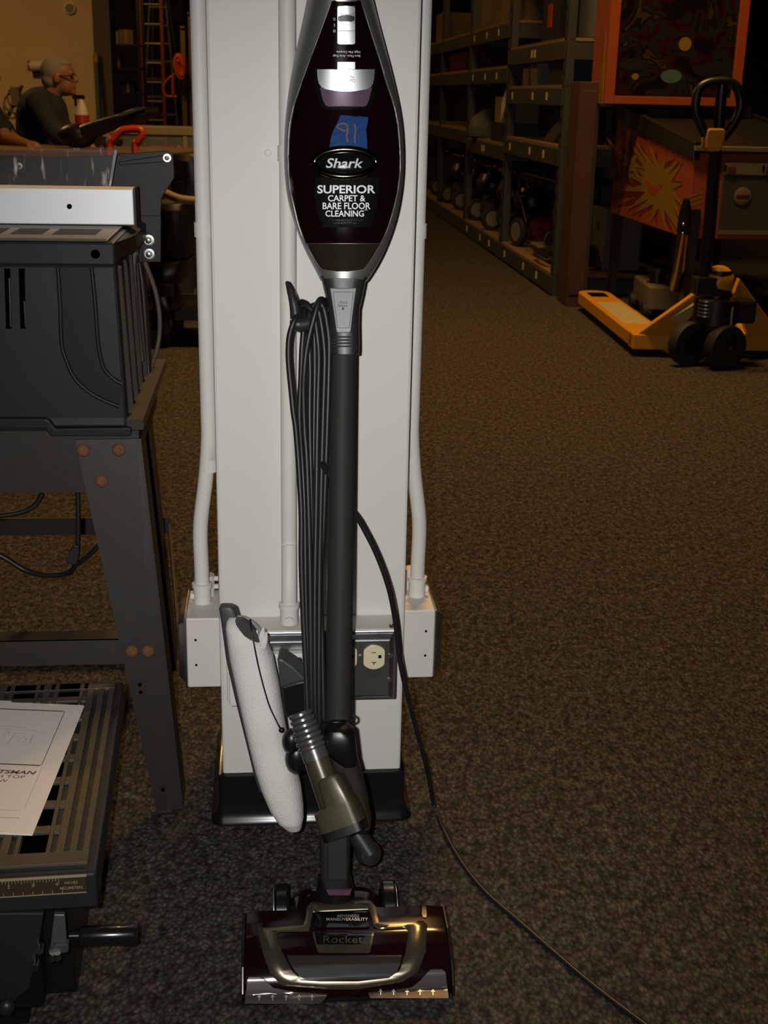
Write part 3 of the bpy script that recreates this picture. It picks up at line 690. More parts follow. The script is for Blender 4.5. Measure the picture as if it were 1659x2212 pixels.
db = thing('dusting_brush', 'gunmetal nozzle tool with a ribbed grey hose end tied to the wand', 'vacuum attachment', at(738, 1795, 1.262))
P0, P1 = at(648, 1538, 1.300), at(738, 1790, 1.245); da = (P1-P0); DL = da.length; da.normalize()
prof = []; h = 0.0; LR = 0.040
k = 0
while h < LR:
    r_ = 0.0138+0.0026*min(1, h/0.03)
    prof += [(h, r_-0.0012), (h+0.0018, r_+0.0008), (h+0.0046, r_+0.0008), (h+0.0062, r_-0.0012)]; h += 0.0064
prof += [(h, 0.0155), (h+0.012, 0.0157)]
MB().lathe(P0, da, prof, 26).build('ribbed_hose', 'hose_grey', db, world=True, smooth=40)
sd = da.cross(V((0, 1, 0))).normalized(); dp = sd.cross(da)
def drow(t, wd, th, pw, n=24, o=0.0): return [P0+da*t+sd*(o+wd*math.copysign(abs(math.cos(a))**pw, math.cos(a)))+dp*(th*math.copysign(abs(math.sin(a))**pw, math.sin(a))) for a in [2*math.pi*k/n for k in range(n)]]
h0 = h+0.006
he = DL; OFS = 1.0 if sd.x > 0 else -1.0
MB().loft([drow(h0, 0.0145, 0.0145, 1), drow(h0+0.012, 0.0152, 0.0152, 1), drow(h0+0.045, 0.0158, 0.0158, 1), drow(he-0.02, 0.0162, 0.0162, 0.9)]).build('tube', 'gunmetal', db, world=True, smooth=40)
MB().loft([drow(he-0.062, 0.010, 0.0172, 0.5, o=OFS*0.009), drow(he-0.058, 0.0150, 0.0185, 0.5, o=OFS*0.008), drow(he-0.030, 0.0175, 0.0195, 0.42, o=OFS*0.009), drow(he-0.026, 0.0255, 0.0195, 0.42, o=OFS*0.003), drow(he-0.003, 0.0265, 0.0195, 0.42, o=OFS*0.003)]).build('mouth', 'gunmetal', db, world=True, smooth=35)
MB().loft([drow(he-0.003, 0.026, 0.0175, 0.42, o=0.003), drow(he+0.007, 0.026, 0.0175, 0.42, o=0.003)]).build('mouth_rim', 'tie_black', db, world=True, smooth=35)
for q in (-0.008, 0.012):
    c = P0+da*(he+0.0065)+sd*q
    MB().add([c+sd*a+dp*b+da*e for e in (0, 0.0015) for (a, b) in ((-0.008, -0.013), (0.008, -0.013), (0.008, 0.013), (-0.008, 0.013))], [(0, 1, 2, 3), (4, 5, 6, 7), (0, 1, 5, 4), (1, 2, 6, 5), (2, 3, 7, 6), (3, 0, 4, 7)]).build('bristle_slot', 'gunmetal_dark', db, world=True, smooth=0)

up = thing('upholstery_tool', 'dark flat flared tool tied in front of the wand beside the gunmetal nozzle', 'vacuum attachment', at(785, 1795, 1.29))
rowloft([(1575, 706, 762, 1.302, .012), (1600, 704, 767, 1.30, .014), (1640, 712, 773, 1.298, .015), (1680, 728, 784, 1.294, .015), (1715, 744, 793, 1.29, .014), (1750, 752, 798, 1.287, .013), (1762, 752, 802, 1.287, .013), (1782, 757, 801, 1.286, .012)], 0.5, 24).build('body', 'gunmetal_dark', up, world=True, smooth=40)
rowloft([(1568, 707, 752, 1.296, .016), (1580, 700, 766, 1.294, .018), (1605, 700, 769, 1.292, .018), (1630, 716, 772, 1.292, .017), (1646, 740, 771, 1.292, .014)], 0.6, 22).build('clip', 'tie_black', up, world=True, smooth=50)
rowloft([(1782, 762, 800, 1.286, .011), (1792, 768, 798, 1.286, .010)], 0.5, 20).build('lint_edge', 'tie_black', up, world=True, smooth=40)

zc = vl(732, 1552); wc = VF @ zc
zt_ = thing('cable_tie', 'black cable tie cinched round the grey wand above the tools', 'cable tie', wc)
ringp = [VF @ (zc+V((0.0185*math.cos(a)-0.004*(1 if math.cos(a) < 0 else 0), 0.0205*math.sin(a), 0.001*math.sin(3*a)))) for a in [2*math.pi*k/28 for k in range(29)]]
MB().tube(ringp, 0.0016, 8, caps=False).build('strap', 'tie_black', zt_, world=True, smooth=60)
c = VF @ (zc+V((-0.012, -0.022, -0.006))); MB().sphere(c, (0.006, 0.005, 0.007)).build('lock_head', 'tie_black', zt_, world=True)
tw = MB().tube([at(540, 1338, 1.372), at(544, 1365, 1.362), at(552, 1410, 1.355), at(563, 1460, 1.350), at(580, 1520, 1.343), at(596, 1556, 1.338), at(606, 1575, 1.335)], 0.0009, 6, smoothpts=5)
tw.sphere(at(608, 1577, 1.337), 0.0035)
single(tw, 'wire_tie', 'tie_black', 'thin black wire strung across the white fluffy pad', 'wire', at(606, 1575, 1.335), smooth=60)

# ------------------------------------------------------------------ table saw on its stand (left)
mat('saw_grey', (0.0135, 0.0155, 0.0160), 0.45, spec=0.25, noise=(6, 0.5, (0.011, 0.0125, 0.013)))
mat('saw_recess', (0.0095, 0.009, 0.0085), 0.5, noise=(12, 0.4, (0.015, 0.012, 0.009)), spec=0.2)
mat('saw_table', (0.15, 0.13, 0.10), 0.45, 0.3, noise=(18, 0.4, (0.09, 0.075, 0.055)))
mat('aluminium', (0.88, 0.88, 0.90), 0.42, 0.25)
mat('stand_steel', (0.026, 0.025, 0.023), 0.5, 0.2, noise=(5, 0.6, (0.028, 0.016, 0.010)), noise2=(45, 0.35, (0.045, 0.026, 0.016)))
mat('rust', (0.18, 0.075, 0.030), 0.85, noise=(300, 0.6, (0.07, 0.035, 0.02)))
mat('chrome', (0.65, 0.66, 0.68), 0.15, 1.0)
mat('dusty_tan', (0.036, 0.030, 0.021), 0.8)
mat('cord_grey', (0.09, 0.08, 0.065), 0.6)
def acrylic():
    m = bpy.data.materials.new('acrylic'); m.use_nodes = True; nt = m.node_tree; b = nt.nodes['Principled BSDF']; L = nt.links.new
    tc = nt.nodes.new('ShaderNodeTexCoord'); mp = nt.nodes.new('ShaderNodeMapping'); mp.inputs['Rotation'].default_value = (0, 0.5, 0); mp.inputs['Scale'].default_value = (60, 10, 14)
    L(tc.outputs['Object'], mp.inputs['Vector'])
    n = nt.nodes.new('ShaderNodeTexNoise'); n.inputs['Scale'].default_value = 1.6; n.inputs['Detail'].default_value = 3; L(mp.outputs[0], n.inputs['Vector'])
    r = nt.nodes.new('ShaderNodeMapRange'); r.inputs[1].default_value = 0.58; r.inputs[2].default_value = 0.74; r.inputs[3].default_value = 0.16; r.inputs[4].default_value = 0.9; L(n.outputs[0], r.inputs[0])
    L(r.outputs[0], b.inputs['Alpha']); k = nt.nodes.new('ShaderNodeMix'); k.data_type = 'RGBA'; L(r.outputs[0], k.inputs[0]); k.inputs[6].default_value = (0.02, 0.02, 0.022, 1); k.inputs[7].default_value = (0.75, 0.76, 0.80, 1); L(k.outputs[2], b.inputs['Base Color']); b.inputs['Roughness'].default_value = 0.25
    MATS['acrylic'] = m
acrylic()
SO = at(247, 517, 1.62); ZT = SO.z; SO.z = 0
SF = frame(SO, CEX, CEY, EZ); SFI = SF.inverted()
def sf(px, py, y=0.0): return SFI @ pl(px, py, SF @ V((0, y, 0)), CEY)
ts = thing('table_saw', 'grey table saw with an aluminium fence on a splayed rusty steel stand', 'table saw', mw=SF)
zt0 = sf(247, 575)[2]
XLs = -0.62
tbl = MB().bx(XLs, 0, 0, 0.44, zt0, ZT-0.004).build('table', 'saw_grey', ts, smooth=0, bevel=0.003)
MB().bx(XLs, -0.008, 0.004, 0.43, ZT-0.004, ZT).build('table_top', 'saw_table', tbl, smooth=0, bevel=0.002)
# milled slots in the top, in three ranks
for (a, b) in ((-300, -110), (-90, 8), (28, 92), (112, 200)):
    for k in range(6):
        y = 0.050+0.0125*k
        p = SFI @ fl((a+b)/2, 500, ZT)
        sc_ = 1.72/FPX
        x0, x1 = (a-247)*sc_, (b-247)*sc_
        MB().bx(max(XLs+0.01, x0), x1, y, y+0.006, ZT-0.001, ZT+0.0006).build('milled_slot', 'saw_recess', tbl, smooth=0)
p = sf(206, 549); MB().cyl(p+V((0, -0.0006, 0)), p+V((0, 0.004, 0)), 0.0058, None, 18).build('end_hole', 'black_hole', tbl)
# side wing of the table, lower and dusty
MB().prism([V((0, 0.02, ZT-0.006)), V((0.010, 0.16, ZT-0.012)), V((0.010, 0.40, ZT-0.012)), V((0, 0.43, ZT-0.006))], (0, 0, -0.022)).build('side_rail', 'saw_grey', tbl, smooth=0)
# fence
FYl = (SFI @ fl(270, 488, ZT)).y
fx1 = sf(289, 450, FYl)[0]; fz1 = sf(200, 407, FYl)[2]
fn = MB().bx(XLs-0.03, fx1, FYl, FYl+0.045, ZT+0.001, fz1).build('fence', 'aluminium', ts, smooth=0, bevel=0.0015)
p = sf(150, 446, FYl); MB().cyl(p+V((0, -0.0008, 0)), p+V((0, 0.003, 0)), 0.0036, None, 16).build('fence_hole', 'black_hole', fn)
MB().bx(fx1, fx1+0.003, FYl-0.001, FYl+0.046, ZT, fz1+0.001).build('fence_end', 'saw_grey', fn, smooth=0)
# blade guard: splitter plate, arm, bolts and scratched clear shield
GY = 0.33
gp = lambda px, py, y=GY: sf(px, py, y)
PL_ = [(-60, 345), (0, 341), (252, 335), (258, 332), (340, 327), (365, 325), (374, 332), (377, 372), (376, 386), (358, 413), (349, 428), (347, 470), (348, 560), (342, 566), (300, 566), (295, 500), (-60, 500)]
sp = MB().prism([gp(*q) for q in PL_], (0, 0.004, 0)).build('splitter_plate', 'saw_grey', ts, smooth=0, bevel=0.001)
MB().prism([gp(*q, GY-0.004) for q in [(255, 350), (350, 336), (356, 350), (258, 357)]], (0, 0.004, 0)).build('guard_arm', 'saw_grey', sp, smooth=0, bevel=0.001)
MB().prism([gp(*q, GY-0.003) for q in [(298, 466), (348, 466), (347, 566), (300, 566)]], (0, 0.003, 0)).build('bracket', 'saw_grey', sp, smooth=0, bevel=0.0006)
for (x, y, r) in ((361, 341, 0.0068), (321, 519, 0.0094), (322, 549, 0.0094), (42, 358, 0.0055)):
    p = gp(x, y, GY-0.004)
    bo = MB().lathe(p, (0, -1, 0), [(0, r), (0.0015, r), (0.002, r*0.9), (0.002, r*0.62), (0.0055, r*0.58)], 20 if r > 0.009 else 14).build('washer', 'galvanised', sp, smooth=30)
    MB().lathe(p+V((0, -0.0055, 0)), (0, -1, 0), [(0, r*0.55), (0.0015, r*0.40), (0.0022, 0.0005)], 6).build('bolt_head', 'screw', bo, smooth=0)
sh = MB(); sh.prism([gp(*q, GY-0.07) for q in [(-90, 332), (253, 325), (240, 398), (238, 410), (-90, 420)]], (0, 0.003, 0))
sh.build('clear_shield', 'acrylic', sp, smooth=0)
MB().prism([gp(*q, GY-0.0705) for q in [(247, 325.5), (253, 325), (240, 402), (235, 402)]], (0, 0.004, 0)).build('shield_edge', 'chrome', sp, smooth=0)
MB().prism([gp(*q, GY-0.068) for q in [(-90, 326), (250, 321), (252, 326), (-90, 333)]], (0, 0.05, 0)).build('shield_top', 'acrylic', sp, smooth=0)
# cast body
xb1 = sf(250, 578, 0.01)[0]; xb0 = sf(275, 905, 0.01)[0]; zb = sf(200, 905, 0.0)[2]; zb2 = sf(200, 941, 0.0)[2]
R = []
for (z, x, y) in ((zt0, xb1, 0.012), (zb, xb0, 0.004), (zb2+0.010, xb0, 0.002)):
    R.append([V((XLs+0.02, y, z)), V((x, y, z)), V((x, 0.40, z)), V((XLs+0.02, 0.40, z))])
bd_ = MB().loft(R).build('body', 'saw_grey', ts, smooth=0, bevel=0.004)
by = lambda py: 0.012-0.008*(py-578)/(905-578)
# recessed groove sweeping down to the right (built as raised lips either side of a darker channel)
L1 = [(125, 578), (130, 660), (133, 740), (142, 775), (160, 815), (190, 845), (225, 865), (258, 878)]
L2 = [(198, 578), (206, 660), (212, 740), (222, 790), (236, 810), (252, 823), (264, 829)]
def bp_(px, py, o): q = sf(px, py, by(py)-o); return q
A1 = spline([V((a, b, 0)) for a, b in L1], 6); n2 = len(A1)
A2_ = spline([V((a, b, 0)) for a, b in L2], 7); A2 = [A2_[int(round(i*(len(A2_)-1)/(n2-1)))] for i in range(n2)]
MB().solid([[bp_(a.x, a.y, 0.0012), bp_((a.x+b.x)/2, (a.y+b.y)/2, -0.004 if False else 0.0014), bp_(b.x, b.y, 0.0012)] for a, b in zip(A1, A2)], (0, 0.003, 0)).build('groove', 'saw_recess', bd_, smooth=40)
MB().tube([bp_(a.x, a.y, 0.001) for a in A1], 0.0028, 8).build('groove_lip', 'saw_grey', bd_, smooth=60)
MB().tube([bp_(a.x, a.y, 0.001) for a in A2], 0.0028, 8).build('groove_lip', 'saw_grey', bd_, smooth=60)
for (a, b) in ((9, 22), (40, 53)):
    MB().solid([[bp_(a, 580, 0.0008), bp_(b, 580, 0.0008)], [bp_(a+4, 710, 0.0008), bp_(b+3, 710, 0.0008)]], (0, 0.003, 0)).build('vent_slot', 'black_hole', bd_, smooth=0)
MB().tube([bp_(20, 600, 0.001), bp_(23, 706, 0.001)], 0.0022, 10).build('arbor_rod', 'chrome', bd_, smooth=60)
MB().tube([bp_(52, 650, 0.001), bp_(55, 706, 0.001)], 0.0014, 10).build('arbor_rod', 'chrome', bd_, smooth=60)
FLN = [(-300, 905), (98, 905), (106, 910), (119, 926), (276, 924), (284, 926), (284, 938), (278, 943), (108, 943), (98, 927), (-300, 929)]
MB().prism([sf(a, b, -0.008) for a, b in FLN], (0, 0.05, 0)).build('base_flange', 'saw_grey', bd_, smooth=0, bevel=0.002)
# ribs down the right side
for k, y in enumerate((0.03, 0.10, 0.17, 0.24, 0.31)):
    MB().prism([V((xb1, y, zt0-0.004)), V((xb1+0.004, y, zt0-0.006)), V((xb0+0.006, y, zb+0.01)), V((xb0, y, zb))], (0, 0.012, 0)).build('side_rib', 'dusty_tan', bd_, smooth=0)
MB().bx(xb0, xb0+0.022, 0.0, 0.40, zb2+0.008, zb2+0.022).build('side_ledge', 'dusty_tan', bd_, smooth=0)
# stand
za = zb2+0.010; zap = sf(100, 1065, 0.0)[2]
xl1 = sf(172, 1000, 0)[0]
MB().bx(XLs, sf(300, 950, 0)[0], 0.001, 0.006, zap, za).bx(XLs, sf(300, 950, 0)[0], 0.001, 0.05, za-0.004, za).build('apron', 'stand_steel', ts, smooth=0)
MB().bx(xb0-0.002, xb0+0.003, 0.006, 0.42, zap+0.02, za).build('apron', 'stand_steel', ts, smooth=0)
def leg(c4, name='leg', flange=0.055, th=0.004, inward=(0, 1, 0)):
    a, b, c, d = [V(q) for q in c4]   # top-left, top-right, bottom-right, bottom-left
    m = MB().prism([a, b, c, d], V((0, th, 0)))
    m.prism([b, c, c+V((0.004, 0, 0)), b+V((0.004, 0, 0))], V(inward)*flange)
    return m.build(name, 'stand_steel', ts, smooth=0)
TL, TR = sf(162, 950, -0.003), sf(298, 948, -0.003)
BR, BL = SFI @ fl(390, 1748), SFI @ fl(338, 1752)
leg((TL, TR, BR, BL))
rf0, rf1 = SFI @ fl(345, 1420), SFI @ fl(380, 1418)
rt0, rt1 = V((rf0.x-0.03, rf0.y-0.06, za)), V((rf1.x-0.03, rf1.y-0.06, za))
leg((rt0, rt1, rf1, rf0), inward=(0, -1, 0))
def onleg(px, py):   # point on the front leg's face
    n = (TR-TL).cross(BL-TL).normalized(); w_ = pl(px, py, SF @ TL, SF.to_3x3() @ n); return SFI @ w_
for (px, py) in ((180, 972), (257, 971), (220, 1038), (285, 1406), (320, 1406)):
    p = onleg(px, py)+V((0, -0.001, 0)); MB().lathe(p, (0, -1, 0), [(0, 0.0092), (0.002, 0.0090), (0.0045, 0.007), (0.006, 0.0035)], 14).build('rusty_bolt', 'rust', ts, smooth=50)
for (px, py) in ((302, 1479), (304, 1495), (352, 1706)):
    p = onleg(px, py); MB().cyl(p+V((0, -0.0006, 0)), p+V((0, 0.002, 0)), 0.0028, None, 12).build('leg_hole', 'black_hole', ts)
# lower stretchers
q0, q1 = onleg(262, 1386), onleg(270, 1438)
m = MB().prism([V((XLs, q0.y+0.006, q0.z)), V((q0.x+0.03, q0.y+0.006, q0.z)), V((q1.x+0.03, q1.y+0.006, q1.z)), V((XLs, q1.y+0.006, q1.z))], (0, 0.004, 0))
m.bx(XLs, q0.x+0.03, q0.y+0.006, q0.y+0.04, q0.z-0.004, q0.z); m.build('stretcher', 'stand_steel', ts, smooth=0)
r0, r1 = sf(100, 1120, 0.55), sf(100, 1156, 0.55)
MB().bx(XLs, rf1.x-0.01, 0.55, 0.556, r1.z, r0.z).build('stretcher', 'stand_steel', ts, smooth=0)
MB().bar(V((rf1.x-0.008, 0.52, r0.z-0.02)), V((q0.x+0.075, q0.y+0.05, q0.z-0.02)), 0.004, 0.035).build('stretcher', 'stand_steel', ts, smooth=0)
MB().bx(XLs, XLs+0.05, 0.0, 0.004, 0.0, za).build('leg', 'stand_steel', ts, smooth=0)
MB().bx(XLs, XLs+0.05, 0.42, 0.424, 0.0, za).build('leg', 'stand_steel', ts, smooth=0)
# hanging lead and plug
sw_ = MB()
sw_.tube([sf(168, 1060, 0.12), sf(169, 1120, 0.12), sf(168, 1190, 0.12), sf(166, 1218, 0.12), sf(200, 1192, 0.11), sf(240, 1150, 0.10)], 0.0038, 8, smoothpts=5)
sw_.tube([sf(92, 1066, 0.15), sf(75, 1092, 0.15), sf(40, 1108, 0.15), sf(-30, 1118, 0.15)], 0.0040, 8, smoothpts=5)
sw_.tube([sf(-30, 1185, 0.15), sf(10, 1205, 0.15), sf(55, 1232, 0.15), sf(100, 1243, 0.14), sf(150, 1236, 0.13), sf(164, 1215, 0.12)], 0.0042, 8, smoothpts=5)
ld = sw_.build('power_lead', 'cord_black', ts, smooth=60)
R = []
for (y, a, b) in ((1176, 160, 171), (1190, 150, 172), (1206, 144, 170), (1216, 146, 166)):
    p, q = sf(a, y, 0.115), sf(b, y, 0.115); R.append([p+V((0, -0.006, 0)), q+V((0, -0.006, 0)), q+V((0, 0.006, 0)), p+V((0, 0.006, 0))])
MB().loft(R).build('plug', 'cord_black', ld, smooth=0, bevel=0.001)
# cables and hose looping down the right side
MB().tube([sf(312, 566, 0.36), sf(326, 600, 0.36), sf(338, 640, 0.36), sf(345, 690, 0.36), sf(342, 740, 0.36), sf(328, 790, 0.34), sf(312, 850, 0.30)], 0.0036, 8, smoothpts=6).build('side_cable', 'cord_grey', ts, smooth=60)
MB().tube([sf(288, 500, 0.20), sf(292, 540, 0.2), sf(288, 580, 0.2), sf(294, 680, 0.2), sf(305, 780, 0.2)], 0.004, 8, smoothpts=6).build('side_cable', 'cord_grey', ts, smooth=60)
MB().tube([sf(300, 566, 0.30), sf(308, 620, 0.3), sf(314, 700, 0.3), sf(320, 800, 0.3), sf(322, 880, 0.28)], 0.005, 8, smoothpts=6).build('side_cable', 'cord_black', ts, smooth=60)

# ------------------------------------------------------------------ low bench saw on the floor
mat('bench_grey', (0.020, 0.022, 0.023), 0.40, 0.1)
mat('bench_tan', (0.095, 0.080, 0.056), 0.42, 0.25)
mat('bench_dark', (0.006, 0.007, 0.008), 0.35)
mat('scale_brown', (0.035, 0.024, 0.012), 0.5)
mat('scale_gold', (0.42, 0.36, 0.22), 0.4, 0.4)
mat('paper', (0.84, 0.77, 0.69), 0.8)
mat('print_brown', (0.16, 0.085, 0.07), 0.8)
mat('print_grey', (0.36, 0.31, 0.28), 0.8)
ZB = 0.205
B0 = fl(190, 1861, ZB); B1 = fl(251, 1471, ZB)
bey = (B1-B0).normalized(); bex = bey.cross(EZ)
BF = frame(V((B0.x, B0.y, 0)), bex, bey, EZ); BFI = BF.inverted(); BDp = (B1-B0).length
bs = thing('bench_saw', 'low dark bench saw with a slotted tan top standing on the carpet', 'bench saw', mw=BF)
def bl(px, py, z): return BFI @ fl(px, py, z)
def bfp(px, py, y): return BFI @ pl(px, py, BF @ V((0, y, 0)), bey)
XB = -0.48
zl = bfp(150, 1964, -0.012).z
MB().bx(XB, 0.009, -0.012, BDp+0.01, zl, ZB-0.006).build('deck', 'bench_grey', bs, smooth=0, bevel=0.003)
dk = MB().bx(XB, 0.0, 0.0, BDp, ZB-0.006, ZB-0.004).build('deck_pan', 'bench_grey', bs, smooth=0)
mm = 0.001
def strip(x0, x1, y0, y1, nm='rib'): return MB().bx(x0, x1, y0, y1, ZB-0.004, ZB).build(nm, 'bench_tan', dk, smooth=0, bevel=0.0006)
yf, yb_ = 0.022, BDp-0.020
strip(XB, -0.0005, 0.0, yf, 'front_band'); strip(XB, -0.0005, yb_, BDp, 'rear_band')
x = -0.001
for wd in (7.0, 7.5, 8.5):
    strip(x-wd*mm, x, yf, yb_); x -= (wd+6.0)*mm
pitch = 0.0525
def rank(x1, x0, gap):   # slots between cross bars
    y = yf
    while y < yb_-0.01:
        strip(x0, x1, y+pitch-gap, min(y+pitch, yb_), 'cross_bar'); y += pitch
x += 0.0*mm
rank(x+6*mm, x, 0.014); strip(x-4.5*mm, x, yf, yb_); x -= 4.5*mm
for rep in range(3):
    rank(x, x-29*mm, 0.013); hx = x-29*mm
    y = yf
    while y < yb_-0.01:
        y2 = min(y+pitch-0.013, yb_)
        MB().bx(hx+0.001, x-0.001, y+0.001, y2-0.001, ZB-0.0042, ZB-0.0036).build('hole', 'black_hole', dk, smooth=0); y += pitch
    x = hx; strip(x-4.5*mm, x, yf, yb_); x -= 4.5*mm
    rank(x, x-6*mm, 0.014); x -= 6*mm; strip(x-9*mm, x, yf, yb_); x -= 9*mm
    rank(x, x-6*mm, 0.014); x -= 6*mm; strip(x-4.5*mm, x, yf, yb_); x -= 4.5*mm
strip(XB, x, yf, yb_)
# front scale
yS = -0.0135
s0, s1 = bfp(150, 1894, yS).z, bfp(150, 1929, yS).z; xr = bfp(186, 1910, yS).x
scp = MB().bx(XB, xr, yS, yS+0.002, s1, s0).build('scale_strip', 'scale_brown', bs, smooth=0)
MB().bx(XB, xr+0.001, yS-0.0006, yS+0.002, s0-0.0008, s0+0.0008).bx(XB, xr, yS-0.0006, yS+0.002, s1-0.0006, s1+0.0004).build('scale_border', 'scale_gold', scp, smooth=0)
xi = bfp(127, 1905, yS).x
tk = MB()
for k in range(60):
    xx = xi-0.0254*k/8
    if xx < XB: break
    hgt = 0.0075 if k % 8 == 0 else (0.0045 if k % 4 == 0 else 0.003)
    tk.bx(xx-0.0003, xx+0.0003, yS-0.0005, yS+0.0005, s0-0.001-hgt, s0-0.001)
    xx2 = xi+0.003-0.01*k
    if xx2 > XB: tk.bx(xx2-0.0003, xx2+0.0003, yS-0.0005, yS+0.0005, s1+0.0005, s1+0.0045)
tk.build('scale_ticks', 'scale_gold', scp, smooth=0, fix=False)
def stx(a, b, c, d): return lambda u, v: V((bfp(a+(b-a)*u, 1905, yS).x, yS-0.0008, bfp(150, d+(c-d)*v, yS).z))
text('scale_print', 'INCHES', stx(140, 168, 1903, 1908.5), 'scale_gold', scp, bold=0.01)
text('scale_print', 'MILLIMETERS', stx(129, 178, 1914, 1920), 'scale_gold', scp, bold=0.01)
for k, ch in enumerate('432'): text('scale_print', ch, stx(119-52*k, 125-52*k, 1903.5, 1911), 'scale_gold', scp)
# machine below the deck
MB().bx(XB+0.04, bfp(78, 1975, 0.01).x, 0.012, BDp-0.03, 0.012, zl).build('cabinet', 'bench_dark', bs, smooth=0, bevel=0.004)
MB().bx(bfp(72, 2000, 0.05).x, bfp(158, 2000, 0.05).x, 0.05, BDp-0.05, 0.0, zl).build('side_leg', 'bench_dark', bs, smooth=0)
FP = [(-320, 1975), (95, 1972), (82, 2050), (62, 2140), (38, 2155), (20, 2186), (-320, 2200)]
MB().prism([bfp(a, b, 0.0) for a, b in FP], (0, 0.012, 0)).build('front_panel', 'bench_grey', bs, smooth=0, bevel=0.002)
p = bfp(14, 2176, -0.012); MB().sphere(p, (0.0095, 0.008, 0.010)).cyl(p, p+V((0, 0.014, 0)), 0.004).build('knob', 'bench_grey', bs, smooth=60)
MB().bx(XB+0.04, bfp(60, 2190, 0.0).x, 0.004, BDp-0.04, 0.0, 0.012).build('base', 'bench_dark', bs, smooth=0)
# crank
c0 = bfp(130, 1975, -0.004); c1 = bfp(122, 2055, -0.022)
MB().prism([bfp(118, 1968, -0.01), bfp(141, 1968, -0.01), bfp(147, 2050, -0.018), bfp(108, 2058, -0.018)], (0, -0.006, 0)).build('crank_arm', 'hose_grey', bs, smooth=0, bevel=0.001)
MB().prism([bfp(120, 2040, -0.026), bfp(148, 2040, -0.026), bfp(148, 2058, -0.026), bfp(130, 2060, -0.026), bfp(128, 2074, -0.026), bfp(105, 2074, -0.026), bfp(104, 2056, -0.026)], (0, 0.010, 0)).build('crank_block', 'hose_grey', bs, smooth=0, bevel=0.0015)
for (px, py) in ((111, 2068), (124, 2066)):
    p = bfp(px, py, -0.028); MB().cyl(p+V((0, 0, -0.004)), p+V((0, 0, 0.004)), 0.0035, None, 12).build('set_screw', 'chrome', bs)
h0_, h1_ = bfp(150, 2022, -0.022), bfp(296, 2018, -0.022)
hd = MB().lathe(h0_, (h1_-h0_), [(0, 0.0055), (0.010, 0.0055), (0.011, 0.0095), (0.014, 0.0105), ((h1_-h0_).length-0.004, 0.0112), ((h1_-h0_).length, 0.0095)], 26).build('crank_handle', 'rubber_black', bs, smooth=40)
p = bfp(76, 2087, -0.006); MB().cyl(p+V((0, 0.008, 0)), p+V((0, -0.004, 0)), 0.0042, None, 14).build('chrome_pin', 'chrome', bs)
p = bfp(86, 2052, -0.006); MB().cyl(p+V((0, 0.008, 0)), p+V((0, -0.003, 0)), 0.004, None, 12).build('chrome_pin', 'galvanised', bs)

# printed manual lying on the deck
ZP = ZB+0.0016
TRp, BRp = fl(182, 1524, ZP), fl(70, 1803, ZP)
pey = (TRp-BRp).normalized(); PH = (TRp-BRp).length; pex = pey.cross(EZ)
PW = 0.225
PF = frame(BRp-V((0, 0, 0.0014)), pex, pey, EZ); PFI = PF.inverted()
mn = thing('manual', 'white printed booklet lying on the slotted top of the low saw', 'booklet', mw=PF)
KS = 0.085   # the booklet lies a little skewed
def skw(mb):
    for v in mb.v: v.y -= KS*v.x
    return mb
def pg(px, py): q = PFI @ fl(px, py, ZP); q.y += KS*q.x; q.z = 0.0016; return q
skw(MB().bx(-PW, 0, 0.0, PH, 0.0, 0.0008).bx(-PW-0.002, -0.0012, 0.001, PH+0.001, 0.0009, 0.0014)).build('pages', 'paper', mn, smooth=0)
skw(MB().bx(-PW, -0.098, PH, PH+0.006, 0.0, 0.0008)).build('under_sheet', 'paper', mn, smooth=0)
pa, pb = pg(139, 1536), pg(92, 1655)
fx, fy1, fy0 = (pa.x+pb.x)/2, pa.y, pb.y
def pline(x0, x1, y0, y1, nm, mt='print_brown'): return skw(MB().bx(x0, x1, y0, y1, 0.0013, 0.0017)).build(nm, mt, mn, smooth=0)
pline(-PW+0.02, fx-0.003, fy1-0.0022, fy1, 'picture_border'); pline(-PW+0.02, fx-0.003, fy0, fy0+0.0022, 'picture_border'); pline(fx-0.0008, fx, fy0+0.003, fy1-0.003, 'picture_border')
for s_, yy in ((1, fy0+0.004), (-1, fy1-0.004)):
    skw(MB().tube([V((fx-0.0004, yy, 0.0013)), V((fx-0.0015, yy-s_*0.0022, 0.0013)), V((fx-0.004, yy-s_*0.003, 0.0013))], 0.0006, 6, smoothpts=3)).build('picture_border', 'print_brown', mn)
pc = pg(56, 1752); pline(fx+0.001, fx+0.0014, pc.y+0.004, fy0-0.002, 'page_rule', 'print_grey'); pline(-PW+0.02, fx-0.002, pc.y, pc.y+0.0004, 'page_rule', 'print_grey')
sk = MB()   # line drawing of the saw
rnd = random.Random(3)
cxk, cyk = fx-0.050, (fy0+fy1)/2
def ln(pts): sk.tube([V((cxk+a, cyk+b, 0.0014)) for a, b in pts], 0.00035, 5, smoothpts=3)
ln([(-.05, .012), (-.02, .016), (.018, .014), (.034, .012), (.02, .008), (-.03, .007)]); ln([(-.03, .02), (-.015, .023), (0, .022), (.01, .02)]); ln([(-.02, -.0), (-.025, -.02), (-.02, -.025)])
ln([(.0, .006), (-.004, -.022)]); ln([(.022, .005), (.022, -.02), (.0, -.022)]); ln([(.006, -.01), (.012, -.004), (.018, -.01), (.012, -.016), (.006, -.01)]); ln([(-.045, .01), (-.045, -.015), (-.02, -.018), (.0, -.016)])
ln([(-.028, .012), (-.022, .005), (-.03, .0)]); ln([(-.012, .012), (-.008, .004), (-.014, -.002)])
skw(sk).build('picture', 'print_grey', mn)
def ptx(right, wd, ymid, hgt): return lambda u, v: V((right-wd+wd*u, ymid-hgt/2+hgt*v-KS*(right-wd+wd*u), 0.0017))
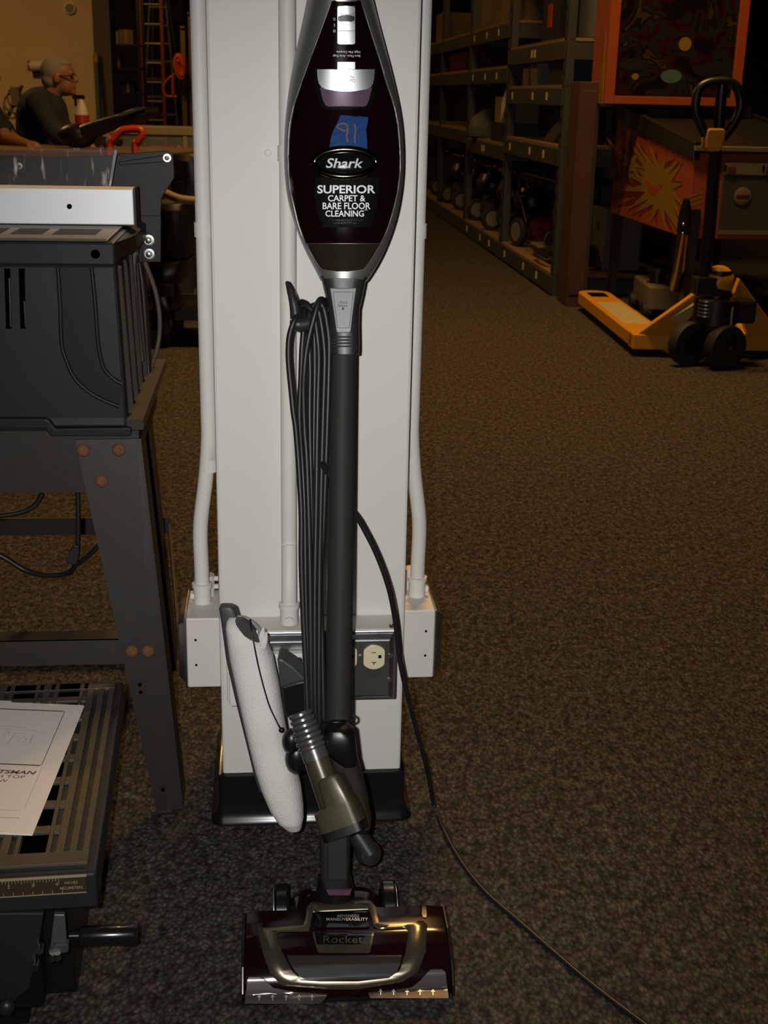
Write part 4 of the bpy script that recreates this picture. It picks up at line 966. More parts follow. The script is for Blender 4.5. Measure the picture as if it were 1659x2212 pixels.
q = pg(78, 1670); text('title', 'CRAFTSMAN', ptx(q.x, 0.078, q.y, 0.0085), 'print_brown', mn, bold=0.03, shear=0.2)
q = pg(54, 1679); text('title', 'BENCH TOP', ptx(q.x, 0.062, q.y, 0.0065), 'print_brown', mn)
q = pg(17, 1687); text('title', 'SAW', ptx(q.x, 0.024, q.y, 0.0065), 'print_brown', mn)
q = pg(42, 1768); pline(-PW+0.03, q.x, q.y, q.y+0.0009, 'small_print', 'print_grey')

# ------------------------------------------------------------------ far left of the hall
mat('skin', (0.24, 0.11, 0.055), 0.55)
mat('shirt_navy', (0.012, 0.017, 0.026), 0.9)
mat('shirt_black', (0.008, 0.009, 0.011), 0.9)
mat('trousers', (0.012, 0.012, 0.014), 0.9)
mat('hair_grey', (0.22, 0.20, 0.17), 0.9, bump=(200, 0.6))
mat('hair_dark', (0.02, 0.016, 0.012), 0.8)
mat('wire_black', (0.01, 0.01, 0.01), 0.4)
mat('counter_wood', (0.16, 0.085, 0.035), 0.5)
mat('counter_dark', (0.02, 0.018, 0.015), 0.6)
mat('counter_cream', (0.36, 0.30, 0.16), 0.6)
mat('red_paint', (0.42, 0.035, 0.012), 0.35)
mat('black_plastic', (0.007, 0.007, 0.007), 0.38)
mat('tyre', (0.008, 0.008, 0.008), 0.7)
mat('white_plastic', (0.7, 0.66, 0.58), 0.5)
mat('fibreglass_orange', (0.30, 0.055, 0.022), 0.45)
mat('ladder_alu', (0.22, 0.21, 0.15), 0.45, 0.4)
mat('cable_orange', (0.80, 0.12, 0.02), 0.5)
mat('cardboard', (0.14, 0.095, 0.05), 0.85)
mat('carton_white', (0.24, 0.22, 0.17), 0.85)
mat('wood_board', (0.24, 0.16, 0.07), 0.7)
mat('teal_paint', (0.05, 0.10, 0.09), 0.5)
mat('yellow_paint', (0.30, 0.18, 0.012), 0.5)
mat('jamb_grey', (0.11, 0.095, 0.07), 0.8)
mat('blue_plastic', (0.05, 0.25, 0.5), 0.4)
mat('hose_tan', (0.22, 0.16, 0.07), 0.6)
def glass_mat():
    m = bpy.data.materials.new('glass'); m.use_nodes = True; b = m.node_tree.nodes['Principled BSDF']
    b.inputs['Base Color'].default_value = (0.8, 0.85, 0.8, 1); b.inputs['Roughness'].default_value = 0.03; b.inputs['Alpha'].default_value = 0.12
    MATS['glass'] = m
glass_mat()

YW = 15.0
wx = at(203, 100, YW).x
struct('wall_partition', MB().bx(XL, wx, YW, YW+0.2, 0, ZC), 'cream_wall', 'cream wall behind the seated man')
struct('trim_1', MB().bx(wx+0.001, at(240, 100, YW).x, YW-0.02, YW+0.3, 0, ZC), 'jamb_grey', 'grey post at the end of the cream wall')
# fixtures on the cream wall
p = at(152, 18, YW)
bl_ = thing('wall_clock', 'small round white fixture high on the cream wall', 'wall fixture', p+V((0, 0, -0.06)))
MB().lathe(p+V((0, -0.001, 0)), (0, -1, 0), [(0, 0.062), (0.03, 0.062), (0.036, 0.052), (0.036, 0.0005)], 24).build('case', 'white_plastic', bl_, world=True, smooth=40)
MB().lathe(p+V((0, -0.037, 0)), (0, -1, 0), [(0, 0.048), (0.002, 0.046)], 24).build('face', 'carton_white', bl_, world=True, smooth=40)
a, b = at(66, 142, YW-0.09), at(118, 140, YW-0.09)
th_ = thing('towel_holder', 'white paper towel roll on a bracket on the cream wall', 'towel roll', (a+b)/2+V((0, 0.05, -0.08)))
MB().cyl(a, b, 0.055, None, 24).build('roll', 'white_plastic', th_, world=True, smooth=40)
MB().cyl(a-V((0.02, 0, 0)), a, 0.06, None, 20).build('end_cap', 'red_paint', th_, world=True, smooth=40)
MB().bx(a.x-0.02, a.x-0.005, a.y, YW-0.001, a.z-0.02, a.z+0.02).bx(b.x, b.x+0.015, a.y, YW-0.001, b.z-0.02, b.z+0.02).bx(a.x, b.x, YW-0.012, YW-0.001, a.z-0.13, a.z-0.03).build('bracket', 'jamb_grey', th_, world=True, smooth=0)
b0 = at(10, 262, 12.0); b0.z = 0
wr = thing('cable_stand', 'thin grey stand with loose cable loops before the cream wall', 'stand', b0)
MB().tube([b0, at(12, 262, 12), at(32, 220, 12), at(47, 184, 12)], 0.018, 10).build('post', 'jamb_grey', wr, world=True, smooth=60)
MB().cyl(b0, b0+V((0, 0, 0.02)), 0.18, None, 20).build('foot', 'jamb_grey', wr, world=True, smooth=40)
m = MB()
for (cx_, cy_, rx_, ry_) in ((33, 222, 24, 22), (26, 228, 18, 28), (42, 232, 16, 20), (30, 210, 14, 20)):
    m.tube([at(cx_+rx_*math.cos(t), cy_+ry_*math.sin(t), 11.96+0.02*math.sin(2*t)) for t in [2*math.pi*k/24 for k in range(25)]], 0.008, 6, caps=False)
m.build('cable', 'cord_grey', wr, world=True, smooth=60)
MB().box(at(34, 208, 11.95), (0.08, 0.05, 0.16)).build('hook', 'jamb_grey', wr, world=True, smooth=0)

def remesh(mb, voxel, smooth_it=6):
    me = bpy.data.meshes.new('r'); me.from_pydata([tuple(p) for p in mb.v], [], mb.f)
    bm = bmesh.new(); bm.from_mesh(me); bmesh.ops.remove_doubles(bm, verts=bm.verts, dist=1e-6); bmesh.ops.recalc_face_normals(bm, faces=bm.faces); bm.to_mesh(me); bm.free()
    o = bpy.data.objects.new('r', me); COL.objects.link(o)
    r = o.modifiers.new('r', 'REMESH'); r.mode = 'VOXEL'; r.voxel_size = voxel
    s = o.modifiers.new('s', 'SMOOTH'); s.iterations = smooth_it; s.factor = 0.5
    dg = bpy.context.evaluated_depsgraph_get(); dg.update()
    e = bpy.data.meshes.new_from_object(o.evaluated_get(dg))
    out = MB(); out.v = [V(v.co) for v in e.vertices]; out.f = [tuple(p.vertices) for p in e.polygons]
    bpy.data.objects.remove(o); bpy.data.meshes.remove(me); bpy.data.meshes.remove(e)
    return out
def capsule(m, p, q, r0, r1, k=5):
    p, q = V(p), V(q); m.tube([p+(q-p)*i/k for i in range(k+1)], [r0+(r1-r0)*i/k for i in range(k+1)], 14); m.sphere(p, r0, 12, 8); m.sphere(q, r1, 12, 8)

def person(label, base, S, fwd, J, shirt, hair, bare_forearm=False):
    """J: joint positions in world coordinates; S scales the thicknesses"""
    t = thing('person', label, 'person', base)
    f = V(fwd).normalized(); sd_ = EZ.cross(f)
    hd = J['head']; m = MB()
    # head: skull, jaw, brow, nose, chin, ears
    def E(c, r):   # ellipsoid in the head frame (forward, side, up)
        mm_ = MB().sphere((0, 0, 0), r, 18, 12); m.add([hd+(f*(v.x+c[0])+sd_*(v.y+c[1])+EZ*(v.z+c[2])) for v in mm_.v], mm_.f)
    s = S
    E((-0.012*s, 0, 0.022*s), (0.096*s, 0.076*s, 0.092*s)); E((0.024*s, 0, -0.050*s), (0.062*s, 0.058*s, 0.066*s)); E((0.070*s, 0, -0.092*s), (0.022*s, 0.026*s, 0.022*s))
    E((0.074*s, 0, 0.022*s), (0.016*s, 0.050*s, 0.013*s)); E((0.092*s, 0, -0.018*s), (0.022*s, 0.015*s, 0.018*s)); E((0.084*s, 0, 0.0), (0.014*s, 0.010*s, 0.028*s)); E((0.078*s, 0, -0.058*s), (0.018*s, 0.026*s, 0.014*s))
    for q in (-1, 1): E((-0.012*s, q*0.078*s, -0.012*s), (0.022*s, 0.010*s, 0.034*s))
    capsule(m, J['neck'], hd+EZ*(-0.05*s)-f*0.02*s, 0.062*s, 0.056*s)
    capsule(m, J['pelvis'], J['chest'], 0.135*s, 0.150*s); capsule(m, J['chest'], J['neck'], 0.130*s, 0.065*s)
    for side in 'LR':
        sh_, el, wr_ = J['sh'+side], J['el'+side], J['wr'+side]
        capsule(m, J['chest'], sh_, 0.10*s, 0.066*s); capsule(m, sh_, el, 0.054*s, 0.043*s); capsule(m, el, wr_, 0.043*s, 0.028*s)
        hdv = (wr_-el).normalized(); side_v = hdv.cross(EZ).normalized(); upv = side_v.cross(hdv)
        palm = wr_+hdv*0.055*s; capsule(m, wr_, palm+hdv*0.02*s, 0.027*s, 0.030*s)
        for k, Lf in enumerate((0.070, 0.078, 0.074, 0.058)):
            b_ = palm+hdv*0.035*s+side_v*(0.027-0.018*k)*s
            k1 = b_+hdv*Lf*0.5*s-upv*0.012*s; k2 = k1+hdv*Lf*0.35*s-upv*0.03*s
            capsule(m, b_, k1, 0.0095*s, 0.009*s, 2); capsule(m, k1, k2, 0.009*s, 0.0075*s, 2)
        b_ = wr_+hdv*0.03*s+side_v*0.028*s; k1 = b_+hdv*0.04*s+side_v*0.022*s; capsule(m, b_, k1, 0.012*s, 0.010*s, 2); capsule(m, k1, k1+hdv*0.03*s, 0.010*s, 0.008*s, 2)
        hip = J['pelvis']+sd_*(0.09 if side == 'L' else -0.09)*s-EZ*0.02*s; kn = J['kn'+side]; an = J['an'+side]
        capsule(m, hip, kn, 0.085*s, 0.060*s); capsule(m, kn, an, 0.058*s, 0.042*s); capsule(m, an, an+f*0.15*s, 0.045*s, 0.036*s)
    b = remesh(m, 0.0085*s, 4).build('body', 'skin', t, world=True, smooth=180, fix=False)
    c = MB(); capsule(c, J['pelvis'], J['chest'], 0.152*s, 0.166*s); capsule(c, J['chest'], J['neck']-EZ*0.02*s, 0.145*s, 0.076*s)
    for side in 'LR':
        sh_, el, wr_ = J['sh'+side], J['el'+side], J['wr'+side]
        capsule(c, J['chest'], sh_, 0.115*s, 0.080*s)
        if bare_forearm: capsule(c, sh_, sh_+(el-sh_)*0.75, 0.070*s, 0.066*s)
        else: capsule(c, sh_, el, 0.070*s, 0.058*s); capsule(c, el, el+(wr_-el)*0.85, 0.058*s, 0.044*s)
    remesh(c, 0.015*s, 5).build('shirt', shirt, t, world=True, smooth=180, fix=False)
    c = MB()
    for side in 'LR':
        hip = J['pelvis']+sd_*(0.09 if side == 'L' else -0.09)*s-EZ*0.02*s; capsule(c, hip, J['kn'+side], 0.10*s, 0.072*s); capsule(c, J['kn'+side], J['an'+side]+EZ*0.04, 0.070*s, 0.058*s)
    capsule(c, J['pelvis']-sd_*0.06*s, J['pelvis']+sd_*0.06*s, 0.145*s, 0.145*s)
    remesh(c, 0.018*s, 4).build('trousers', 'trousers', t, world=True, smooth=180, fix=False)
    h = MB()
    def H(c_, r):
        mm_ = MB().sphere((0, 0, 0), r, 18, 12); h.add([hd+(f*(v.x+c_[0])+sd_*(v.y+c_[1])+EZ*(v.z+c_[2])) for v in mm_.v], mm_.f)
    H((-0.034*s, 0, 0.034*s), (0.092*s, 0.084*s, 0.090*s)); H((0.012*s, 0, 0.078*s), (0.060*s, 0.066*s, 0.036*s)); H((-0.060*s, 0, -0.020*s), (0.062*s, 0.074*s, 0.062*s))
    remesh(h, 0.008*s, 3).build('hair', hair, t, world=True, smooth=180, fix=False)
    for q in (-1, 1):
        MB().sphere(hd+f*0.076*s+sd_*q*0.032*s+EZ*0.002*s, 0.006*s).build('eye', 'wire_black', t, world=True)
    return t, hd, f, sd_
YM = 7.3
hd = at(131, 166, YM)
J = dict(head=hd, neck=hd+V((-0.075, 0, -0.115)), chest=at(92, 245, YM), pelvis=at(80, 330, YM),
         shR=at(80, 222, YM-0.14), elR=at(128, 296, YM-0.36), wrR=at(203, 293, YM-0.46), shL=at(92, 218, YM+0.15), elL=at(150, 292, YM-0.05), wrL=at(190, 300, YM-0.38))
J['pelvis'].z = 0.46
J['knR'] = J['pelvis']+V((-0.06, -0.36, 0.02)); J['knL'] = J['pelvis']+V((0.10, -0.34, 0.02)); J['anR'] = V((J['knR'].x, J['knR'].y, 0.05)); J['anL'] = V((J['knL'].x, J['knL'].y, 0.05))
pm, hd, f_, s_v = person('seated grey-haired person in a dark shirt and glasses leaning on the counter', V((J['pelvis'].x, YM, 0)), 0.88, (1, 0.05, 0), J, 'shirt_navy', 'hair_grey')
gl = MB()
for q in (-1, 1):
    c = hd+f_*0.085*0.88+s_v*q*0.030
    gl.tube([c+s_v*0.021*math.cos(t)+EZ*(0.016*math.sin(t)+0.002) for t in [2*math.pi*k/16 for k in range(17)]], 0.0022, 6, caps=False)
    gl.tube([hd+f_*0.075+s_v*q*0.055+EZ*0.006, hd-f_*0.005+s_v*q*0.072+EZ*0.004], 0.0026, 6)
gl.build('glasses', 'wire_black', pm, world=True)
# stool under the man
st = thing('stool', 'dark round stool under the seated grey-haired person', 'stool', (J['pelvis'].x, YM, 0))
zsx = 0.46-0.155
MB().lathe((J['pelvis'].x, YM, zsx-0.05), (0, 0, 1), [(0, 0.16), (0.04, 0.17), (0.05, 0.15)], 24).build('seat', 'black_plastic', st, world=True, smooth=40)
for k in range(4):
    a = math.pi/4+k*math.pi/2; MB().tube([V((J['pelvis'].x+0.1*math.cos(a), YM+0.1*math.sin(a), zsx-0.04)), V((J['pelvis'].x+0.17*math.cos(a), YM+0.17*math.sin(a), 0))], 0.014, 8).build('leg', 'jamb_grey', st, world=True, smooth=60)
# second person at the edge of the frame
YN = 7.18
hd2 = at(-38, 160, YN)
J2 = dict(head=hd2, neck=hd2+V((-0.03, 0, -0.12)), chest=at(-45, 262, YN), pelvis=at(-60, 360, YN),
          shR=at(-30, 246, YN-0.12), elR=at(14, 298, YN-0.36), wrR=at(60, 312, YN-0.46), shL=at(-20, 246, YN+0.14), elL=at(22, 296, YN+0.0), wrL=at(48, 310, YN-0.30))
J2['pelvis'].z = 0.46
for k, s in (('R', -1), ('L', 1)): J2['kn'+k] = J2['pelvis']+V((s*0.08+0.02, -0.35, 0.02)); J2['an'+k] = V((J2['kn'+k].x, J2['kn'+k].y, 0.05))
person('person at the left edge in a dark short-sleeved shirt, bare forearm on the counter', V((J2['pelvis'].x, YN, 0)), 0.88, (1, 0.1, 0), J2, 'shirt_black', 'hair_dark', True)
st2 = thing('stool', 'dark round stool under the person at the left edge', 'stool', (J2['pelvis'].x, YN, 0))
MB().lathe((J2['pelvis'].x, YN, zsx-0.05), (0, 0, 1), [(0, 0.16), (0.04, 0.17), (0.05, 0.15)], 24).build('seat', 'black_plastic', st2, world=True, smooth=40)
for k in range(4):
    a = math.pi/4+k*math.pi/2; MB().tube([V((J2['pelvis'].x+0.1*math.cos(a), YN+0.1*math.sin(a), zsx-0.04)), V((J2['pelvis'].x+0.17*math.cos(a), YN+0.17*math.sin(a), 0))], 0.014, 8).build('leg', 'jamb_grey', st2, world=True, smooth=60)

# near counter the two lean on
c0 = at(0, 322, 6.35); CZ = c0.z; cxr = at(415, 322, 6.35).x
ct = thing('counter', 'long wooden counter in front of the seated people', 'counter', ((-4.5+cxr)/2, 6.6, 0))
MB().bx(-4.5, cxr, 6.35, 6.98, CZ-0.035, CZ).build('top', 'counter_wood', ct, world=True, smooth=0, bevel=0.004)
MB().bx(-4.45, cxr-0.03, 6.40, 6.46, 0.0, CZ-0.036).build('front', 'counter_dark', ct, world=True, smooth=0)
for x_ in (-4.4, -2.9, cxr-0.08): MB().bx(x_, x_+0.04, 6.46, 6.93, 0.0, CZ-0.036).build('end_panel', 'counter_dark', ct, world=True, smooth=0)
# far glass case
YG = 8.6
g0 = at(312, 275, YG); g1 = at(470, 275, YG); GZ = g0.z
gc = thing('display_case', 'cream topped glass display case behind the counter', 'display case', ((g0.x+g1.x)/2, YG+0.25, 0))
MB().bx(g0.x-0.5, g1.x+0.3, YG, YG+0.5, GZ-0.045, GZ).build('top', 'counter_cream', gc, world=True, smooth=0, bevel=0.003)
MB().bx(g0.x-0.48, g1.x+0.28, YG+0.01, YG+0.49, 0.0, GZ-0.22).build('base', 'counter_dark', gc, world=True, smooth=0)
for x_ in (g0.x-0.48, g0.x+0.25, g1.x+0.25): MB().bx(x_, x_+0.025, YG+0.01, YG+0.035, GZ-0.22, GZ-0.045).build('post', 'counter_cream', gc, world=True, smooth=0)
MB().bx(g0.x-0.47, g1.x+0.27, YG+0.015, YG+0.02, GZ-0.218, GZ-0.046).build('pane', 'glass', gc, world=True, smooth=0)
MB().bx(g0.x-0.47, g1.x+0.27, YG+0.03, YG+0.47, GZ-0.215, GZ-0.205).build('shelf', 'counter_cream', gc, world=True, smooth=0)
def tiny(nm, px, py, w_, h_, mt, label, cat, Y=YG+0.12):
    p = at(px, py, Y); b_ = V((p.x, Y, GZ-0.2049))
    o = thing(nm, label, cat, b_)
    MB().bx(-w_/2, w_/2, -0.05, 0.05, 0, h_).build('body', mt, o, smooth=0, bevel=0.004)
    MB().bx(-w_*0.4, w_*0.4, -0.052, -0.045, h_*0.2, h_*0.7).build('face', 'carton_white', o, smooth=0)
tiny('parts_box', 350, 300, 0.17, 0.085, 'red_paint', 'red and white box in the glass display case', 'box')
tiny('parts_tin', 391, 302, 0.05, 0.09, 'cable_orange', 'small orange tin in the glass display case', 'tin')
tiny('parts_box', 420, 302, 0.09, 0.06, 'cardboard', 'brown box at the right of the glass display case', 'box')
# spray bottle and pen
p = at(177, 252, 7.9); sb = thing('spray_bottle', 'white spray bottle with a red label beside the seated person', 'bottle', V((p.x, 7.9, CZ)))
zz = p.z-CZ
tb = thing('side_table', 'small dark table carrying the spray bottle', 'table', V((p.x, 7.9, 0)))
MB().bx(-0.2, 0.2, -0.2, 0.2, CZ-0.03, CZ-0.001).build('top', 'counter_dark', tb, smooth=0)
for sx in (-1, 1):
    for sy in (-1, 1): MB().bx(sx*0.18-0.015, sx*0.18+0.015, sy*0.18-0.015, sy*0.18+0.015, 0, CZ-0.031).build('leg', 'counter_dark', tb, smooth=0)
bb = MB().lathe((0, 0, 0), (0, 0, 1), [(0, 0.04), (0.01, 0.042), (zz, 0.042), (zz+0.06, 0.03), (zz+0.09, 0.016), (zz+0.10, 0.016)], 20).build('bottle', 'white_plastic', sb, smooth=50)
MB().lathe((0, 0, max(0.0, zz-0.06)), (0, 0, 1), [(0, 0.0427), (0.07, 0.0427)], 20).build('label', 'red_paint', sb, smooth=50)
MB().bx(-0.05, 0.02, -0.012, 0.012, zz+0.10, zz+0.125).bx(-0.04, -0.028, -0.008, 0.008, zz+0.06, zz+0.10).build('trigger', 'black_plastic', sb, smooth=0, bevel=0.002)
pn = at(232, 318, 6.42); q = at(230, 302, 6.42)
cp = thing('pen_cup', 'small dark cup on the counter with a blue pen in it', 'cup', V((pn.x, 6.42, CZ)))
MB().lathe((0, 0, 0), (0, 0, 1), [(0, 0.016), (0.03, 0.018), (0.03, 0.015), (0.004, 0.014)], 14).build('cup', 'black_plastic', cp, smooth=40)
single(MB().tube([V((pn.x, 6.42, CZ+0.005)), V((q.x, 6.42, q.z+0.01))], 0.005, 8), 'pen', 'blue_plastic', 'blue pen standing in the cup on the counter', 'pen', V((pn.x, 6.42, CZ+0.005)))
# black blower lying on the counter, nozzle raised
lb_ = thing('leaf_blower', 'black blower with a long raised nozzle resting on the counter', 'leaf blower', V((at(185, 300, 6.6).x, 6.6, CZ)))
bp1 = [at(160, 306, 6.62), at(185, 288, 6.60), at(225, 272, 6.58), at(262, 260, 6.56), at(300, 248, 6.54), at(345, 240, 6.52)]
MB().tube(bp1, [0.050, 0.046, 0.038, 0.034, 0.038, 0.020], 16, smoothpts=5).build('nozzle', 'black_plastic', lb_, world=True, smooth=60)
c = at(168, 300, 6.62); c.z = CZ+0.061
MB().sphere(c, (0.10, 0.07, 0.06), 20, 12).build('motor_housing', 'black_plastic', lb_, world=True, smooth=60)
MB().prism([at(255, 246, 6.49), at(310, 230, 6.49), at(313, 234, 6.49), at(258, 252, 6.49)], (0, 0.01, 0)).build('nozzle_ridge', 'tool_grey', lb_, world=True, smooth=0)
# red hand truck behind the saw, only its loop handle shows
hx0, hx1 = at(236, 322, 5.9), at(292, 322, 5.9)
ht = thing('hand_truck', 'red tubular hand truck with a rounded loop handle behind the saw', 'hand truck', V(((hx0.x+hx1.x)/2, 5.9, 0)))
lo = [V((hx0.x-0.02, 5.86, 0.12)), V((hx0.x-0.01, 5.88, 0.5)), hx0, at(246, 300, 5.9), at(262, 283, 5.9), at(282, 279, 5.9), at(302, 280, 5.9), at(307, 290, 5.9), at(298, 306, 5.9), hx1, V((hx1.x+0.01, 5.88, 0.5)), V((hx1.x+0.02, 5.86, 0.12))]
MB().tube(lo, 0.017, 12, smoothpts=5).build('frame', 'red_paint', ht, world=True, smooth=60)
for z_ in (0.25, 0.45): MB().bar(V((hx0.x-0.015, 5.87, z_)), V((hx1.x+0.015, 5.87, z_)), 0.02, 0.03).build('cross_bar', 'red_paint', ht, world=True, smooth=0)
MB().bx(hx0.x-0.05, hx1.x+0.05, 5.62, 5.86, 0.0, 0.012).build('toe_plate', 'red_paint', ht, world=True, smooth=0)
for x_ in (hx0.x-0.05, hx1.x+0.05):
    wh = MB().lathe(V((x_, 5.95, 0.10)), (1, 0, 0), [(-0.025, 0.06), (-0.025, 0.10), (0.025, 0.10), (0.025, 0.06)], 24).build('wheel', 'tyre', ht, world=True, smooth=40)
    MB().lathe(V((x_, 5.95, 0.10)), (1, 0, 0), [(-0.028, 0.03), (0.028, 0.03)], 14).build('hub', 'galvanised', wh, world=True, smooth=40)

# dark wheeled machine between saw and column
mw0 = fl(358, 742); XM = mw0.x
bm_ = thing('power_machine', 'black wheeled machine with a looped tan hose standing behind the table saw', 'machine', V((XM, 5.1, 0)))
def mp(px, py, Y=5.1): return at(px, py, Y)
rowloft([(430, 352, 424, 5.2, .22), (445, 348, 424, 5.2, .24), (520, 346, 424, 5.2, .24), (545, 350, 422, 5.2, .22), (556, 360, 405, 5.2, .18)], 0.5, 24).build('tub', 'black_plastic', bm_, world=True, smooth=40, bevel=0.004)
rowloft([(330, 374, 450, 5.5, .12), (345, 372, 450, 5.5, .14), (440, 376, 450, 5.5, .12)], 0.5, 20).build('hood', 'black_plastic', bm_, world=True, smooth=40)
rowloft([(556, 330, 412, 5.1, .13), (575, 326, 408, 5.1, .15), (600, 330, 398, 5.1, .15), (606, 335, 395, 5.1, .14)], 0.45, 20).build('deck', 'black_plastic', bm_, world=True, smooth=40)
rowloft([(606, 330, 372, 5.05, .10), (635, 330, 384, 5.05, .12), (660, 335, 392, 5.05, .12), (672, 338, 378, 5.05, .10)], 0.5, 20).build('engine', 'black_plastic', bm_, world=True, smooth=40)
p = mp(358, 612, 4.94); MB().cyl(p, p+V((0, 0, -0.05)), 0.03, None, 16).build('filler_cap', 'rubber_black', bm_, world=True, smooth=40)
for (dx, dy) in ((0, 0), (0.0, 0.34)):
    c = V((XM, 5.02+dy, 0.072))
    wh = MB().lathe(c, (1, 0.25, 0), [(-0.022, 0.05), (-0.022, 0.066), (-0.015, 0.072), (0.015, 0.072), (0.022, 0.066), (0.022, 0.05)], 26).build('wheel', 'tyre', bm_, world=True, smooth=40)
    MB().lathe(c, (1, 0.25, 0), [(-0.024, 0.040), (0.024, 0.040)], 18).build('hub', 'tool_grey', wh, world=True, smooth=40)
    MB().tube([c, c+V((-0.05, 0, 0.12)), mp(350, 665, 5.08)], 0.014, 8).build('wheel_strut', 'black_plastic', bm_, world=True, smooth=60)
MB().tube([mp(352, 414, 4.95), mp(372, 424, 4.93), mp(395, 431, 4.92), mp(425, 433, 4.93), mp(450, 428, 4.98)], 0.016, 10, smoothpts=5).build('hose', 'hose_tan', bm_, world=True, smooth=60)
MB().bar(mp(388, 392, 5.3), mp(388, 440, 5.3), 0.03, 0.03).build('lever', 'black_plastic', bm_, world=True, smooth=0)
MB().bx(mp(396, 400, 5.62).x, mp(424, 400, 5.62).x, 5.64, 5.68, mp(400, 424, 5.62).z, mp(400, 378, 5.62).z).build('back_plate', 'hose_tan', bm_, world=True, smooth=0)
MB().bx(XM-0.12, XM+0.22, 4.98, 5.40, 0.11, 0.15).build('chassis', 'black_plastic', bm_, world=True, smooth=0)
for dx in (-0.1, 0.18): MB().cyl(V((XM+dx, 5.38, 0.0)), V((XM+dx, 5.38, 0.12)), 0.02, None, 10).build('foot', 'black_plastic', bm_, world=True)

# ------------------------------------------------------------------ store room beyond the cream wall
YD = 21.9
ld = thing('extension_ladder', 'tall orange ladder standing upright in the dark store room', 'ladder', V((at(330, 200, YD).x, YD, 0)))
xl_, xr_ = at(306, 120, YD).x, at(352, 120, YD).x
for x_, w_ in ((xl_, 0.04), (xr_, 0.055)):
    MB().bx(x_-w_/2, x_+w_/2, YD-0.04, YD+0.04, 0, 4.1).build('rail', 'fibreglass_orange', ld, world=True, smooth=0)
z0 = at(330, 219, YD).z; k = 0
zr = z0
while zr > 0.35: zr -= 0.30
while zr < 4.05:
    MB().cyl(V((xl_, YD, zr)), V((xr_, YD, zr)), 0.016, None, 8).build('rung', 'ladder_alu', ld, world=True); zr += 0.30
YS = 22.9
sl = thing('step_ladder', 'aluminium step ladder with flat treads behind the orange ladder', 'ladder', V((at(345, 200, YS).x, YS, 0)))
a0, a1 = at(324, 0, YS), at(311, 270, YS); c0, c1 = at(360, 20, YS), at(386, 290, YS)
def extz(p, q, z): return p+(q-p)*((z-p.z)/(q.z-p.z))
for (p, q) in ((a0, a1), (c0, c1)): MB().bar(extz(p, q, 0.0), extz(p, q, 3.4), 0.03, 0.07, (0, 1, 0)).build('rail', 'ladder_alu', sl, world=True, smooth=0)
for (p, q) in ((a0, a1), (c0, c1)): MB().bar(extz(p, q, 0.0)+V((0, 0.9, 0)), extz(p, q, 3.4)+V((0, 0.06, 0)), 0.03, 0.05, (0, 1, 0)).build('rear_rail', 'ladder_alu', sl, world=True, smooth=0)
zr = at(340, 209, YS).z
while zr > 0.4: zr -= 0.29
while zr < 3.35:
    p, q = extz(a0, a1, zr), extz(c0, c1, zr); MB().bar(p, q, 0.09, 0.035, (0, 0, 1)).build('tread', 'ladder_alu', sl, world=True, smooth=0); zr += 0.29
# orange cable coil hanging on a board
YO = 21.2
for i, (a, b, mt, lab) in enumerate(((392, 402, 'wood_board', 'narrow wooden board the orange cable hangs on'), (409, 417, 'wood_board', 'wooden board to the right of the orange cable'), (421, 430, 'jamb_grey', 'grey board nearest the column in the store room'))):
    p, q = at(a, 150, YO+0.1), at(b, 150, YO+0.1)
    zt2 = at(a, (60, 30, 50)[i], YO).z
    o = thing('board', lab, 'board', V(((p.x+q.x)/2, YO+0.1, 0)), group='boards stood on end in the store room')
    MB().bx(-(q.x-p.x)/2, (q.x-p.x)/2, -0.02, 0.02, 0, zt2).build('plank', mt, o, smooth=0, bevel=0.003)
    MB().bx(-(q.x-p.x)/2, (q.x-p.x)/2, -0.05, 0.02, zt2, zt2+0.03).build('end_block', mt, o, smooth=0)
    if i == 0:
        pk = at(393, 122, YO); MB().cyl(V((0, -0.02, pk.z)), V((-0.04, -0.16, pk.z+0.02)), 0.012, None, 8).build('peg', 'jamb_grey', o)
oc = MB()
for k in range(14):
    fr_ = 0.18+0.82*((k*5) % 14)/13; cxo = 388+2.0*math.sin(k*1.7); cyo = 143+2.5*math.cos(k*1.1)
    oc.tube([at(cxo+11*fr_*math.cos(t)+0.18*(26*math.sin(t)), cyo+25*(0.35+0.65*fr_)*math.sin(t), YO-0.03-0.006*k) for t in [2*math.pi*j/20 for j in range(21)]], 0.02, 6, caps=False)
oc.tube([at(378, 160, YO-0.05), at(362, 172, YO-0.05), at(353, 187, YO-0.05), at(354, 200, YO-0.05), at(362, 208, YO-0.05), at(382, 209, YO-0.05)], 0.020, 8, smoothpts=5)
oc.tube([at(374, 160, YO-0.06), at(373, 180, YO-0.06), at(374, 205, YO-0.06)], 0.02, 8)
ob = at(388, 168, YO-0.06)
single(oc, 'extension_cable', 'cable_orange', 'orange extension cable hanging coiled beside the ladders', 'cable', ob, smooth=60)
